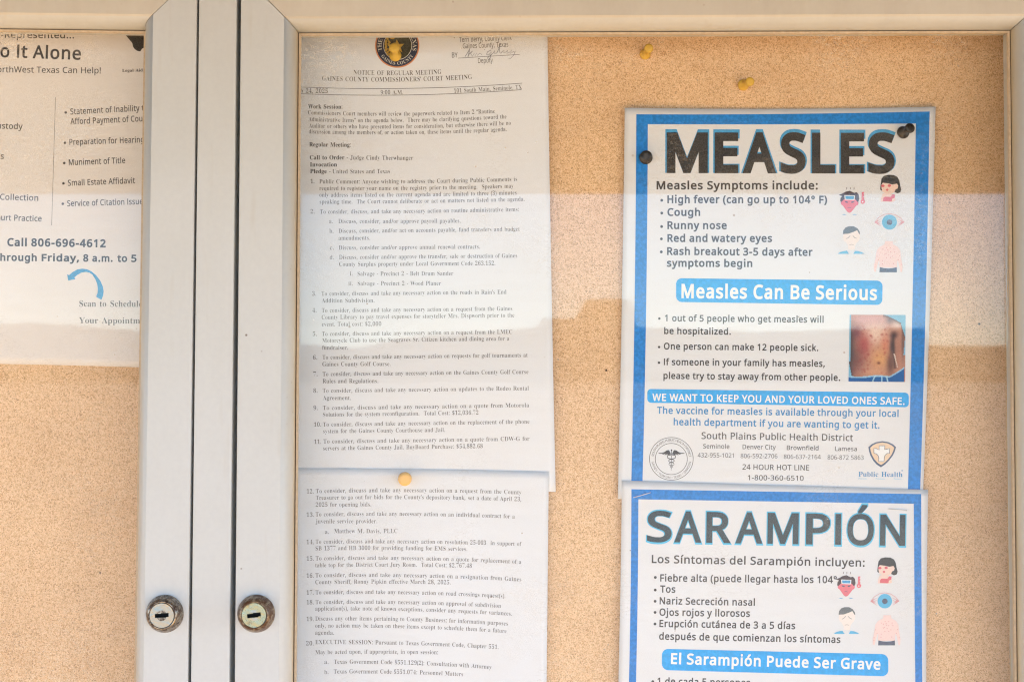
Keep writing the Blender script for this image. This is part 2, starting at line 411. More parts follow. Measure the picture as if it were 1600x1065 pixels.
# ------------------------------------------------------------------ glyph outlines (a plain sans and a bold serif alphabet)
SANS = {
    'a': (225, [[116,218,34,-4,24,-12,14,-23,4,-33,0,-146,-25,0,-7,30,-2,0,-18,-19,-11,-7,-12,-4,-31,-4,-18,2,-16,5,-14,9,-10,12,-8,16,-2,20,7,28,19,22,32,12,46,6,36,2,0,12,-3,23,-9,15,-14,8,-18,2,-17,-1,-15,-4,-29,-11,-11,26,34,13,19,4], [126,104,-34,-4,-22,-9,-11,-13,-4,-18,3,-16,8,-11,12,-7,16,-2,25,4,21,12,13,18,5,28,0,19]]),
    'b': (246, [[70,230,-1,-25,-1,-19,2,0,10,13,14,11,19,6,23,2,25,-2,21,-10,18,-16,14,-21,8,-27,2,-34,-2,-34,-8,-28,-14,-22,-18,-16,-21,-9,-25,-3,-23,2,-19,7,-14,11,-10,12,-4,0,-6,-28,-26,0,0,304,36,0], [130,190,-20,-3,-16,-7,-12,-10,-7,-16,-4,-20,-1,-26,0,-1,2,-35,10,-26,19,-16,29,-4,26,4,18,16,10,26,4,36,-4,36,-10,25,-18,15]]),
    'c': (192, [[120,-4,-26,3,-24,9,-20,14,-16,22,-9,28,-3,34,4,36,10,29,15,21,20,16,25,8,26,3,32,-3,25,-8,-11,-30,-22,7,-24,3,-20,-2,-16,-7,-12,-11,-8,-16,-6,-20,-2,-26,2,-23,6,-20,8,-16,12,-11,15,-7,19,-3,31,4,25,9,0,-31,-24,-9]]),
    'd': (246, [[110,-4,-24,3,-22,9,-18,16,-14,22,-8,27,-2,34,2,34,9,28,13,21,18,16,22,10,24,3,16,-1,14,-4,22,-10,15,-17,3,0,-2,15,-1,17,0,85,35,0,0,-304,-28,0,-5,29,-2,0,-15,-17,-22,-12,-14,-3], [116,26,29,4,19,14,10,24,4,32,0,6,-4,36,-10,26,-18,16,-30,6,-26,-6,-17,-17,-11,-27,-4,-34,4,-34,11,-26,17,-16]]),
    'e': (226, [[117,219,26,-3,21,-9,18,-15,13,-19,8,-23,3,-28,0,-22,-148,0,6,-32,13,-23,21,-14,29,-5,37,4,32,11,0,-31,-32,-10,-38,-4,-29,3,-25,9,-22,16,-15,22,-9,27,-4,33,3,32,9,28,14,23,19,17,23,10], [116,190,-22,-4,-17,-12,-12,-20,-5,-26,109,0,-1,18,-5,15,-7,12,-10,9,-13,6]]),
    'f': (138, [[133,188,-54,0,0,-188,-35,0,0,188,-38,0,0,16,38,12,0,12,2,26,6,20,10,14,14,10,17,6,21,2,23,-2,18,-4,-9,-28,-15,4,-17,2,-16,-3,-10,-9,-7,-15,-2,-22,0,-14,54,0]]),
    'g': (246, [[110,219,20,-2,18,-6,16,-10,14,-15,2,0,4,29,28,0,0,-219,-2,-28,-8,-22,-13,-19,-19,-13,-24,-8,-30,-2,-42,3,-35,11,0,32,17,-7,18,-5,22,-4,22,-1,25,4,19,13,12,18,4,26,0,8,0,14,1,12,-2,0,-13,-14,-14,-10,-18,-6,-22,-2,-25,3,-22,10,-17,17,-18,34,-6,47,6,46,18,35,17,18,21,10], [115,190,-17,-3,-14,-7,-10,-12,-9,-16,-5,-21,-2,-25,4,-34,11,-26,18,-16,25,-5,15,1,13,3,10,5,9,8,7,10,4,14,4,32,0,9,-2,27,-4,20,-9,16,-12,11,-16,6]]),
    'h': (248, [[70,216,-1,-16,-1,-15,2,0,8,11,9,8,23,10,26,4,24,-2,20,-6,16,-10,10,-15,7,-20,3,-25,0,-140,-36,0,0,138,-2,22,-9,16,-15,10,-22,4,-21,-3,-17,-7,-11,-11,-8,-15,-4,-20,-1,-23,0,-111,-36,0,0,304,36,0]]),
    'i': (104, [[70,215,0,-215,-36,0,0,215], [52,296,8,-2,6,-4,5,-7,1,-10,-1,-10,-5,-7,-6,-4,-8,-2,-8,2,-6,4,-5,7,-1,10,1,10,5,7,6,4]]),
    'j': (104, [[9,-96,-18,1,-13,3,0,29,12,-3,14,-1,12,2,10,5,6,10,2,16,0,249,36,0,0,-247,-2,-18,-5,-16,-8,-14,-11,-8,-16,-6], [32,273,1,10,5,7,6,4,8,2,8,-2,6,-4,5,-7,1,-10,-1,-10,-5,-7,-6,-4,-8,-2,-8,2,-6,4,-5,7]]),
    'k': (214, [[69,146,-1,-18,0,-18,1,0,7,10,10,12,8,10,69,73,41,0,-86,-92,92,-123,-42,0,-74,100,-25,-21,0,-79,-35,0,0,304,35,0]]),
    'l': (104, [[70,0,-36,0,0,304,36,0]]),
    'm': (375, [[270,219,32,-5,22,-14,14,-24,4,-36,0,-140,-34,0,0,138,-3,22,-8,16,-13,10,-20,4,-27,-6,-18,-13,-10,-22,-3,-31,0,-118,-35,0,0,138,-1,16,-4,12,-6,10,-8,8,-12,4,-14,2,-18,-3,-16,-7,-10,-11,-7,-15,-5,-20,0,-22,0,-112,-36,0,0,215,28,0,6,-29,2,0,8,10,8,8,22,12,25,3,23,-3,18,-6,15,-11,10,-16,2,0,13,16,16,11,20,6]]),
    'n': (248, [[138,219,34,-5,24,-14,14,-24,6,-36,0,-140,-36,0,0,138,-2,22,-9,16,-15,10,-22,4,-30,-6,-19,-15,-10,-25,-3,-32,0,-112,-36,0,0,215,28,0,6,-29,2,0,8,10,10,8,23,12]]),
    'o': (242, [[221,108,-2,-26,-5,-22,-8,-19,-12,-15,-14,-14,-18,-8,-20,-6,-22,-2,-20,2,-18,6,-18,8,-14,14,-12,15,-8,19,-6,22,-2,26,3,33,9,27,14,22,20,16,25,10,29,3,28,-3,24,-10,20,-16,14,-22,10,-27], [58,108,2,-24,5,-20,9,-16,12,-12,16,-8,20,-2,19,2,16,8,13,12,8,16,5,20,1,24,-2,24,-4,20,-9,16,-12,12,-16,7,-20,3,-29,-6,-18,-16,-12,-26]]),
    'p': (246, [[136,219,25,-3,21,-10,18,-14,14,-22,8,-28,2,-34,-2,-34,-8,-28,-14,-22,-18,-16,-21,-9,-25,-3,-16,1,-14,3,-21,12,-15,16,-3,0,1,-18,2,-18,0,-88,-36,0,0,311,29,0,5,-29,2,0,15,16,9,8,12,4,14,4], [130,190,-20,-3,-15,-6,-11,-10,-8,-15,-5,-18,-1,-24,0,-6,1,-24,4,-21,7,-17,12,-11,16,-7,20,-2,18,2,15,8,11,13,8,17,4,20,2,22,-4,34,-10,25,-18,17]]),
    'q': (246, [[177,-4,1,16,1,17,-2,0,-11,-13,-14,-10,-19,-8,-23,-2,-25,3,-21,9,-18,16,-13,22,-9,27,-2,34,3,34,9,28,12,21,18,16,22,10,24,3,24,-3,18,-6,14,-12,12,-12,1,0,5,29,28,0,0,-311,-35,0], [116,26,20,2,16,6,12,10,7,14,5,18,2,24,0,6,-4,36,-10,26,-19,16,-29,6,-26,-6,-18,-17,-10,-27,-4,-34,4,-34,11,-26,18,-16]]),
    'r': (166, [[134,219,14,-1,12,-2,-5,-32,-11,2,-12,1,-12,-1,-12,-4,-10,-6,-10,-9,-8,-11,-6,-12,-4,-14,0,-16,0,-114,-36,0,0,215,29,0,4,-39,1,0,17,22,11,8,11,7,13,5]]),
    's': (192, [[174,60,-2,-20,-8,-16,-13,-12,-17,-9,-21,-5,-25,-2,-38,4,-29,10,0,32,31,-12,18,-4,19,-2,23,2,16,7,9,10,3,13,-1,8,-3,6,-16,14,-33,14,-35,16,-14,8,-10,11,-6,13,-2,16,6,24,16,18,26,11,33,4,37,-4,32,-11,-12,-28,-29,10,-31,4,-18,-2,-14,-5,-9,-8,-3,-11,2,-8,4,-7,17,-12,33,-14,34,-15,13,-10,9,-10,6,-13]]),
    't': (144, [[106,25,16,1,14,4,0,-28,-16,-4,-20,-2,-16,2,-15,4,-13,8,-10,12,-7,18,-2,22,0,126,-31,0,0,16,32,14,14,46,20,0,0,-49,62,0,0,-27,-62,0,0,-124,2,-18,8,-12,10,-7]]),
    'u': (248, [[214,215,0,-215,-29,0,-5,28,-2,0,-8,-10,-10,-8,-24,-10,-26,-4,-24,2,-19,6,-15,10,-12,16,-6,20,-2,24,0,141,36,0,0,-139,2,-22,9,-16,15,-10,21,-2,21,2,17,6,12,12,7,14,5,20,1,23,0,112]]),
    'v': (204, [[82,0,-82,215,38,0,46,-127,6,-20,6,-20,4,-16,2,0,5,16,7,21,6,19,46,127,38,0,-82,-215]]),
    'w': (315, [[173,122,-5,16,-4,16,-4,14,-2,10,-2,0,-2,-10,-3,-14,-4,-16,-5,-17,-38,-121,-40,0,-60,216,37,0,29,-116,6,-23,6,-23,2,-18,2,0,3,12,3,16,4,16,4,14,38,122,39,0,37,-122,6,-20,6,-20,2,-17,2,0,3,17,5,22,6,24,30,116,36,0,-59,-216,-41,0]]),
    'x': (212, [[85,110,-74,105,40,0,55,-81,55,81,40,0,-75,-105,79,-110,-40,0,-59,86,-59,-86,-40,0]]),
    'y': (204, [[0,215,38,0,46,-123,8,-20,6,-20,4,-18,2,0,8,26,10,33,44,122,38,0,-92,-245,-8,-18,-10,-17,-12,-13,-13,-10,-16,-6,-19,-2,-17,1,-13,2,0,28,11,-1,13,-2,12,2,10,3,8,6,7,7,11,20,11,29]]),
    'z': (188, [[173,0,-157,0,0,24,115,164,-109,0,0,27,148,0,0,-27,-114,-160,117,0]]),
    'A': (256, [[218,0,-34,88,-114,0,-34,-88,-36,0,112,288,32,0,112,-288], [141,208,-4,11,-5,17,-4,14,-4,-16,-5,-15,-4,-11,-33,-88,91,0]]),
    'B': (260, [[120,286,48,-4,34,-12,15,-12,9,-19,4,-23,-2,-16,-5,-14,-7,-12,-12,-10,-13,-8,-16,-4,0,-2,17,-4,16,-6,12,-10,10,-12,7,-16,2,-20,-3,-24,-9,-21,-15,-16,-20,-11,-24,-8,-28,-2,-101,0,0,286], [128,164,31,4,19,8,10,15,4,21,-4,20,-12,13,-22,8,-32,3,-47,0,0,-92], [75,134,0,-104,57,0,33,4,21,12,11,16,3,22,-1,14,-5,12,-9,10,-13,8,-18,5,-24,1]]),
    'C': (254, [[162,258,-22,-2,-20,-5,-17,-10,-14,-13,-11,-16,-8,-20,-6,-24,-2,-25,4,-33,8,-28,14,-24,18,-16,25,-11,30,-3,36,3,33,8,0,-31,-34,-9,-40,-3,-40,4,-33,14,-25,22,-19,30,-11,36,-4,42,2,30,8,29,10,25,16,22,20,17,23,13,27,8,32,2,22,-1,20,-3,20,-6,17,-6,-15,-31,-29,11,-17,4]]),
    'D': (292, [[268,146,-4,-44,-14,-36,-22,-29,-28,-21,-38,-12,-44,-4,-79,0,0,286,88,0,41,-4,34,-12,28,-20,21,-27,13,-35], [230,144,-3,36,-9,28,-16,20,-22,16,-26,8,-32,4,-47,0,0,-225,39,0,36,3,28,10,23,16,16,22,10,28]]),
    'E': (223, [[199,0,-160,0,0,286,160,0,0,-32,-124,0,0,-89,117,0,0,-31,-117,0,0,-102,124,0]]),
    'F': (208, [[75,0,-36,0,0,286,160,0,0,-32,-124,0,0,-101,117,0,0,-31,-117,0]]),
    'G': (292, [[163,151,99,0,0,-140,-46,-11,-54,-4,-42,4,-34,14,-26,22,-20,29,-12,36,-4,42,5,42,13,36,22,29,29,22,37,14,43,4,23,-1,22,-3,40,-12,-14,-32,-34,12,-19,4,-20,0,-32,-3,-27,-11,-22,-16,-15,-24,-9,-28,-4,-33,3,-32,8,-28,15,-23,20,-18,27,-11,35,-3,32,2,24,4,0,85,-63,0]]),
    'H': (297, [[258,0,-36,0,0,134,-147,0,0,-134,-36,0,0,286,36,0,0,-121,147,0,0,121,36,0]]),
    'I': (136, [[120,0,-104,0,0,21,34,7,0,230,-34,8,0,20,104,0,0,-20,-34,-8,0,-230,34,-7]]),
    'J': (110, [[-2,-76,-16,1,-14,4,0,31,14,-4,16,0,18,4,9,5,7,9,4,12,1,16,0,284,36,0,0,-282,-3,-25,-6,-20,-12,-15,-14,-12,-18,-6]]),
    'K': (248, [[248,0,-42,0,-102,136,-29,-25,0,-111,-36,0,0,286,36,0,0,-141,25,27,24,28,78,86,42,0,-114,-124]]),
    'L': (210, [[39,0,0,286,36,0,0,-254,125,0,0,-32]]),
    'M': (364, [[165,0,-94,251,-1,0,1,-21,1,-26,0,-30,0,-174,-33,0,0,286,53,0,88,-234,2,0,90,234,53,0,0,-286,-36,0,0,176,1,28,0,26,2,20,-2,0,-95,-250]]),
    'N': (304, [[266,0,-42,0,-154,238,-1,0,1,-22,2,-27,0,-29,0,-160,-33,0,0,286,41,0,154,-236,1,0,-1,18,-1,28,-1,28,0,162,34,0]]),
    'O': (313, [[288,144,-2,-32,-6,-29,-10,-25,-15,-22,-19,-17,-22,-13,-26,-8,-31,-2,-31,2,-28,8,-22,14,-19,16,-15,22,-10,26,-6,28,-2,32,4,41,11,36,18,29,26,22,33,14,41,4,39,-4,34,-14,25,-22,19,-29,11,-36], [62,144,3,-34,7,-28,14,-24,18,-16,24,-11,29,-3,29,3,24,11,18,16,12,24,8,28,2,34,-5,48,-17,36,-18,18,-24,10,-29,3,-29,-3,-24,-11,-18,-17,-14,-22,-7,-29]]),
    'P': (242, [[114,286,49,-5,33,-17,14,-16,10,-21,2,-25,-2,-17,-4,-17,-8,-15,-10,-14,-16,-11,-20,-9,-24,-5,-30,-2,-33,0,0,-112,-36,0,0,286], [112,256,-37,0,0,-114,29,0,25,2,20,4,16,8,11,11,6,15,3,18,-5,24,-13,18,-23,10]]),
    'Q': (313, [[288,144,-2,-34,-6,-30,-12,-26,-16,-22,-22,-17,-24,-12,68,-71,-52,0,-55,64,-5,0,-5,0,-31,2,-28,8,-22,14,-19,16,-15,22,-10,26,-6,28,-2,32,4,41,11,36,18,29,26,22,33,14,41,4,39,-4,34,-14,25,-22,19,-29,11,-36], [62,144,3,-34,7,-28,14,-24,18,-16,24,-11,29,-3,29,3,24,11,18,16,12,24,8,28,2,34,-5,48,-17,36,-18,18,-24,10,-29,3,-29,-3,-24,-11,-18,-17,-14,-22,-7,-29]]),
    'R': (250, [[118,286,32,-2,26,-6,20,-12,15,-16,9,-20,2,-25,-2,-21,-6,-17,-10,-14,-12,-11,-27,-14,79,-128,-42,0,-70,118,-57,0,0,-118,-36,0,0,286], [116,255,-41,0,0,-106,43,0,30,3,21,10,12,18,4,24,-2,16,-5,14,-10,9,-13,7,-17,4]]),
    'S': (220, [[202,76,-4,-23,-9,-20,-15,-15,-20,-12,-26,-8,-29,-2,-31,2,-26,4,-22,8,0,34,36,-12,22,-4,22,0,20,0,16,5,13,7,9,9,6,11,1,14,-1,12,-5,11,-8,9,-13,9,-40,17,-32,15,-13,9,-11,9,-8,11,-6,12,-3,14,-1,16,3,20,9,18,14,15,18,11,22,6,26,2,22,-1,21,-3,35,-12,-11,-30,-32,10,-18,4,-19,0,-16,0,-14,-4,-10,-7,-8,-8,-4,-11,-2,-11,2,-13,4,-11,8,-9,12,-8,37,-17,23,-9,20,-10,15,-12,11,-14,7,-17]]),
    'T': (223, [[130,0,-36,0,0,254,-90,0,0,32,214,0,0,-32,-88,0]]),
    'U': (293, [[256,101,-2,-28,-10,-25,-14,-22,-22,-16,-28,-10,-35,-4,-33,3,-26,10,-22,16,-16,21,-9,26,-3,30,0,184,36,0,0,-186,5,-30,14,-24,23,-14,33,-4,24,2,19,6,14,12,10,15,5,17,2,21,0,185,35,0]]),
    'V': (240, [[240,286,-102,-286,-36,0,-102,286,38,0,64,-184,8,-22,6,-20,4,-20,5,20,6,20,7,24,64,182]]),
    'W': (373, [[368,286,-76,-286,-37,0,-55,188,-6,17,-4,17,-4,14,-1,8,-1,-8,-4,-14,-4,-18,-5,-18,-54,-186,-37,0,-75,286,37,0,45,-174,5,-19,3,-17,3,-17,2,-15,3,16,3,17,5,19,5,18,50,172,38,0,52,-174,6,-18,4,-18,3,-18,3,-14,3,20,5,24,6,24,44,174]]),
    'X': (235, [[234,0,-42,0,-76,124,-76,-124,-38,0,94,149,-88,137,40,0,70,-112,70,112,38,0,-88,-136]]),
    'Y': (227, [[114,146,74,140,39,0,-95,-175,0,-111,-36,0,0,110,-96,176,40,0]]),
    'Z': (230, [[214,0,-199,0,0,28,151,226,-146,0,0,32,190,0,0,-27,-151,-227,155,0]]),
    '0': (230, [[210,144,-2,-34,-4,-28,-6,-26,-10,-21,-14,-17,-16,-12,-20,-8,-24,-2,-29,4,-24,14,-18,21,-13,29,-8,36,-2,44,2,42,7,37,13,29,18,22,24,12,30,4,30,-4,24,-12,18,-22,14,-29,7,-37], [55,144,1,-36,4,-30,8,-22,12,-17,15,-9,19,-4,20,4,15,9,11,16,8,23,4,30,2,36,-2,36,-4,28,-8,24,-11,16,-15,10,-20,2,-19,-2,-15,-10,-12,-16,-8,-24,-4,-28]]),
    '1': (230, [[142,0,-34,0,0,200,0,20,0,15,2,15,-12,-12,-14,-10,-30,-26,-18,24,77,60,29,0]]),
    '2': (230, [[208,0,-189,0,0,30,75,75,36,39,14,16,9,16,6,18,2,18,-3,21,-11,15,-17,9,-20,3,-20,-2,-16,-5,-32,-20,-20,23,25,18,29,12,17,3,17,1,25,-2,21,-7,18,-11,12,-15,8,-19,3,-22,-3,-22,-6,-20,-12,-20,-14,-18,-38,-42,-60,-58,0,-2,144,0]]),
    '3': (230, [[198,220,-2,-18,-6,-16,-8,-12,-12,-11,-15,-7,-17,-5,0,-2,30,-7,22,-14,12,-21,4,-25,-2,-24,-9,-21,-15,-17,-21,-13,-27,-9,-36,-2,-41,4,-19,4,-18,8,0,32,19,-8,20,-6,21,-3,19,-1,33,4,22,10,14,18,4,24,-2,16,-8,14,-12,9,-16,7,-19,4,-23,0,-28,0,0,31,28,0,22,1,18,6,13,8,11,10,6,14,2,15,-4,19,-10,13,-17,9,-21,2,-28,-2,-24,-9,-20,-13,-18,24,16,12,22,10,24,6,27,2,39,-4,28,-16,16,-22]]),
    '4': (230, [[222,65,-42,0,0,-65,-34,0,0,65,-138,0,0,30,135,193,37,0,0,-192,42,0], [146,187,0,19,0,16,1,15,1,13,-2,0,-8,-16,-10,-15,-85,-123,103,0]]),
    '5': (230, [[110,176,28,-3,23,-7,19,-12,14,-17,10,-21,2,-24,-2,-28,-10,-24,-16,-18,-21,-14,-27,-9,-30,-3,-42,4,-18,5,-14,7,0,33,15,-8,19,-6,20,-3,20,-2,20,2,17,4,14,9,11,12,6,15,2,20,-4,24,-13,19,-22,11,-33,4,-25,-2,-23,-4,-18,11,11,135,143,0,0,-32,-113,0,-7,-83,18,3]]),
    '6': (230, [[22,122,4,49,4,23,8,22,10,21,12,18,18,15,20,11,25,7,30,2,19,0,16,-4,0,-30,-16,4,-18,2,-26,-3,-20,-7,-16,-10,-13,-15,-9,-17,-6,-20,-6,-44,2,0,15,17,10,7,12,5,15,3,16,1,23,-3,20,-7,17,-13,12,-16,8,-22,2,-26,-2,-28,-8,-23,-14,-19,-18,-14,-22,-9,-26,-3,-20,2,-18,6,-17,9,-15,14,-12,17,-8,22,-6,26], [119,26,23,4,18,12,12,20,4,30,-4,24,-10,20,-18,12,-24,4,-18,-2,-14,-6,-13,-9,-9,-11,-6,-12,-2,-13,4,-26,11,-23,9,-10,10,-8,13,-4]]),
    '7': (230, [[54,0,118,254,-154,0,0,32,192,0,0,-27,-116,-259]]),
    '8': (230, [[114,290,24,-2,21,-6,17,-9,13,-13,9,-18,2,-20,-2,-16,-6,-14,-8,-12,-11,-11,-27,-17,32,-20,12,-11,10,-13,7,-16,3,-18,-4,-22,-8,-20,-14,-15,-19,-11,-23,-8,-26,-2,-29,2,-24,7,-19,11,-14,16,-8,18,-2,23,2,19,6,15,10,13,12,12,29,18,-25,18,-10,11,-8,13,-6,14,-1,16,3,20,8,17,14,13,16,10,21,6], [54,72,4,-18,11,-16,19,-10,26,-4,26,4,20,10,11,16,4,20,-2,13,-5,11,-10,10,-12,10,-32,14,-6,3,-30,-17,-10,-8,-8,-12,-4,-12], [114,262,-20,-3,-16,-8,-11,-13,-3,-18,1,-13,5,-11,8,-10,12,-8,26,-13,25,13,10,8,7,10,6,11,1,13,-3,18,-11,13,-16,8]]),
    '9': (230, [[208,164,-3,-48,-5,-24,-6,-22,-11,-20,-13,-18,-17,-16,-21,-10,-25,-8,-30,-2,-19,1,-17,3,0,30,17,-4,18,-1,26,2,20,7,17,11,13,14,9,17,6,20,6,44,-3,0,-15,-16,-10,-8,-12,-4,-15,-4,-16,-1,-23,3,-20,8,-17,12,-12,17,-8,21,-2,26,3,28,9,24,13,18,19,14,22,10,26,2,19,-2,19,-6,16,-10,14,-13,12,-17,9,-22,5,-26], [112,260,-23,-4,-18,-12,-12,-20,-4,-30,3,-24,10,-20,18,-12,24,-4,18,2,15,6,13,10,9,10,6,12,2,13,-4,26,-11,24,-9,9,-11,8,-12,5]]),
    '.': (108, [[29,22,1,12,6,8,8,5,10,1,9,-1,8,-5,5,-8,2,-12,-2,-13,-5,-8,-8,-5,-9,-2,-10,2,-8,5,-6,8]]),
    ',': (108, [[77,42,-9,-30,-12,-33,-14,-31,-26,0,8,33,8,35,4,30,38,0]]),
    ':': (108, [[29,22,1,12,6,8,8,5,10,1,9,-1,8,-5,5,-8,2,-12,-2,-13,-5,-8,-8,-5,-9,-2,-10,2,-8,5,-6,8], [29,194,1,12,6,8,8,5,10,1,9,-1,8,-5,5,-8,2,-12,-2,-13,-5,-9,-8,-4,-9,-2,-10,2,-8,4,-6,9]]),
    ';': (108, [[74,42,-10,-30,-12,-33,-13,-31,-27,0,6,24,6,26,5,26,4,22,37,0], [28,194,2,12,6,8,7,5,9,1,10,-1,8,-5,6,-8,2,-12,-2,-13,-6,-9,-8,-4,-10,-2,-9,2,-7,4,-6,9]]),
    '(': (120, [[16,110,2,32,4,32,8,30,12,30,14,27,19,25,33,0,-24,-40,-18,-42,-10,-46,-4,-48,2,-30,4,-31,8,-30,11,-29,14,-28,17,-26,-33,0,-19,26,-14,26,-12,29,-8,30,-4,31]]),
    ')': (120, [[104,110,-2,-32,-4,-31,-8,-30,-11,-29,-15,-26,-18,-26,-34,0,18,26,14,28,10,29,8,30,5,31,1,30,-1,32,-5,31,-8,30,-10,29,-14,28,-18,26,34,0,18,-25,15,-27,11,-30,8,-30,4,-32]]),
    '-': (129, [[16,92,0,31,97,0,0,-31]]),
    '!': (108, [[66,80,-24,0,-10,206,44,0], [29,22,1,12,6,8,8,5,10,1,9,-1,8,-5,5,-8,2,-12,-2,-13,-5,-8,-8,-5,-9,-2,-10,2,-8,5,-6,8]]),
    '$': (230, [[102,20,-44,4,-18,4,-15,5,0,34,35,-11,42,-6,0,82,-24,8,-20,8,-14,10,-11,13,-6,15,-2,18,2,18,7,16,12,12,15,10,19,6,22,3,0,35,25,0,0,-34,39,-5,32,-11,-11,-29,-29,9,-31,5,0,-81,44,-16,15,-10,12,-11,6,-15,3,-18,-5,-25,-16,-21,-25,-14,-34,-6,0,-46,-25,0], [127,52,21,4,14,8,8,10,2,12,0,9,-4,7,-5,6,-9,6,-27,9], [102,238,-24,-5,-8,-5,-6,-6,-4,-7,0,-9,3,-18,5,-6,8,-6,26,-9]]),
    '/': (149, [[145,286,-107,-286,-34,0,106,286]]),
    '°': (172, [[86,167,-18,2,-16,6,-12,9,-10,12,-6,16,-2,16,2,18,6,15,10,12,12,9,16,6,18,2,18,-2,15,-6,13,-9,10,-12,6,-15,2,-18,-2,-16,-6,-16,-10,-12,-13,-9,-15,-6], [86,191,17,3,11,8,7,12,3,14,-3,16,-7,12,-12,8,-16,3,-17,-3,-11,-8,-8,-12,-2,-16,2,-14,8,-12,11,-8]]),
    '§': (206, [[27,158,3,18,6,14,11,12,11,7,-12,9,-10,10,-6,12,-2,15,5,21,15,17,26,11,33,2,38,-3,31,-10,-11,-27,-27,10,-34,4,-20,-2,-13,-4,-7,-8,-3,-10,1,-7,4,-6,16,-12,32,-13,35,-16,13,-10,10,-11,6,-13,1,-14,-2,-19,-7,-15,-10,-12,-11,-8,13,-8,9,-10,6,-12,2,-14,-6,-24,-17,-19,-28,-11,-36,-4,-39,4,-29,9,0,31,20,-8,24,-6,25,-3,25,2,16,7,8,9,3,11,-3,12,-16,12,-32,14,-36,17,-14,9,-10,11,-5,13], [57,162,1,-9,4,-8,8,-7,10,-8,34,-15,9,-3,17,14,6,10,3,12,-1,10,-4,8,-8,8,-12,8,-38,15,-11,-5,-9,-7,-7,-11]]),
    '•': (151, [[31,146,1,16,4,14,8,9,8,7,12,3,12,1,11,-1,11,-3,9,-7,7,-9,4,-14,2,-16,-2,-16,-4,-12,-7,-10,-9,-6,-11,-4,-11,-2,-12,2,-12,4,-8,6,-8,10,-4,12]]),
    '’': (70, [[66,282,-10,-30,-12,-34,-13,-30,-26,0,5,24,6,26,5,26,4,22,37,0]]),
    '“': (144, [[139,286,-7,-32,-8,-35,-5,-31,-38,0,-3,4,10,30,12,34,13,30], [65,286,-7,-32,-8,-35,-5,-31,-38,0,-2,4,9,30,12,34,14,30]]),
    '”': (144, [[139,282,-9,-30,-12,-34,-14,-30,-26,0,8,32,7,35,5,31,38,0], [65,282,-9,-30,-12,-34,-14,-30,-25,0,5,24,6,26,4,26,4,22,38,0]]),
    'ó': (242, [[221,108,-2,-26,-5,-22,-8,-19,-12,-15,-14,-14,-18,-8,-20,-6,-22,-2,-20,2,-18,6,-18,8,-14,14,-12,15,-8,19,-6,22,-2,26,3,33,9,27,14,22,20,16,25,10,29,3,28,-3,24,-10,20,-16,14,-22,10,-27], [58,108,2,-24,5,-20,9,-16,12,-12,16,-8,20,-2,19,2,16,8,13,12,8,16,5,20,1,24,-2,24,-4,20,-9,16,-12,12,-16,7,-20,3,-29,-6,-18,-16,-12,-26], [181,303,-11,-13,-14,-17,-17,-17,-15,-13,-24,0,0,5,14,18,13,22,11,19,43,0]]),
    'Ó': (313, [[288,144,-2,-32,-6,-29,-10,-25,-15,-22,-19,-17,-22,-13,-26,-8,-31,-2,-31,2,-28,8,-22,14,-19,16,-15,22,-10,26,-6,28,-2,32,4,41,11,36,18,29,26,22,33,14,41,4,39,-4,34,-14,25,-22,19,-29,11,-36], [62,144,3,-34,7,-28,14,-24,18,-16,24,-11,29,-3,29,3,24,11,18,16,12,24,8,28,2,34,-5,48,-17,36,-18,18,-24,10,-29,3,-29,-3,-24,-11,-18,-17,-14,-22,-7,-29], [216,374,-10,-13,-16,-17,-16,-16,-15,-14,-23,0,0,5,12,18,14,21,12,20,42,0]]),
    'í': (104, [[70,0,-36,0,0,215,36,0], [111,303,-11,-13,-14,-17,-17,-17,-15,-13,-24,0,0,5,14,18,14,22,10,19,43,0]]),
    'á': (225, [[116,218,34,-4,24,-12,14,-23,4,-33,0,-146,-25,0,-7,30,-2,0,-18,-19,-11,-7,-12,-4,-31,-4,-18,2,-16,5,-14,9,-10,12,-8,16,-2,20,7,28,19,22,32,12,46,6,36,2,0,12,-3,23,-9,15,-14,8,-18,2,-17,-1,-15,-4,-29,-11,-11,26,34,13,19,4], [126,104,-34,-4,-22,-9,-11,-13,-4,-18,3,-16,8,-11,12,-7,16,-2,25,4,21,12,13,18,5,28,0,19], [172,303,-10,-13,-16,-17,-16,-17,-16,-13,-22,0,0,5,12,18,14,22,12,19,42,0]]),
    'é': (226, [[117,219,26,-3,21,-9,18,-15,13,-19,8,-23,3,-28,0,-22,-148,0,6,-32,13,-23,21,-14,29,-5,37,4,32,11,0,-31,-32,-10,-38,-4,-29,3,-25,9,-22,16,-15,22,-9,27,-4,33,3,32,9,28,14,23,19,17,23,10], [116,190,-22,-4,-17,-12,-12,-20,-5,-26,109,0,-1,18,-5,15,-7,12,-10,9,-13,6], [174,303,-11,-13,-15,-17,-16,-17,-16,-13,-23,0,0,5,13,18,14,22,11,19,43,0]]),
    '_': (178, [[179,-62,-180,0,0,26,180,0]]),
}
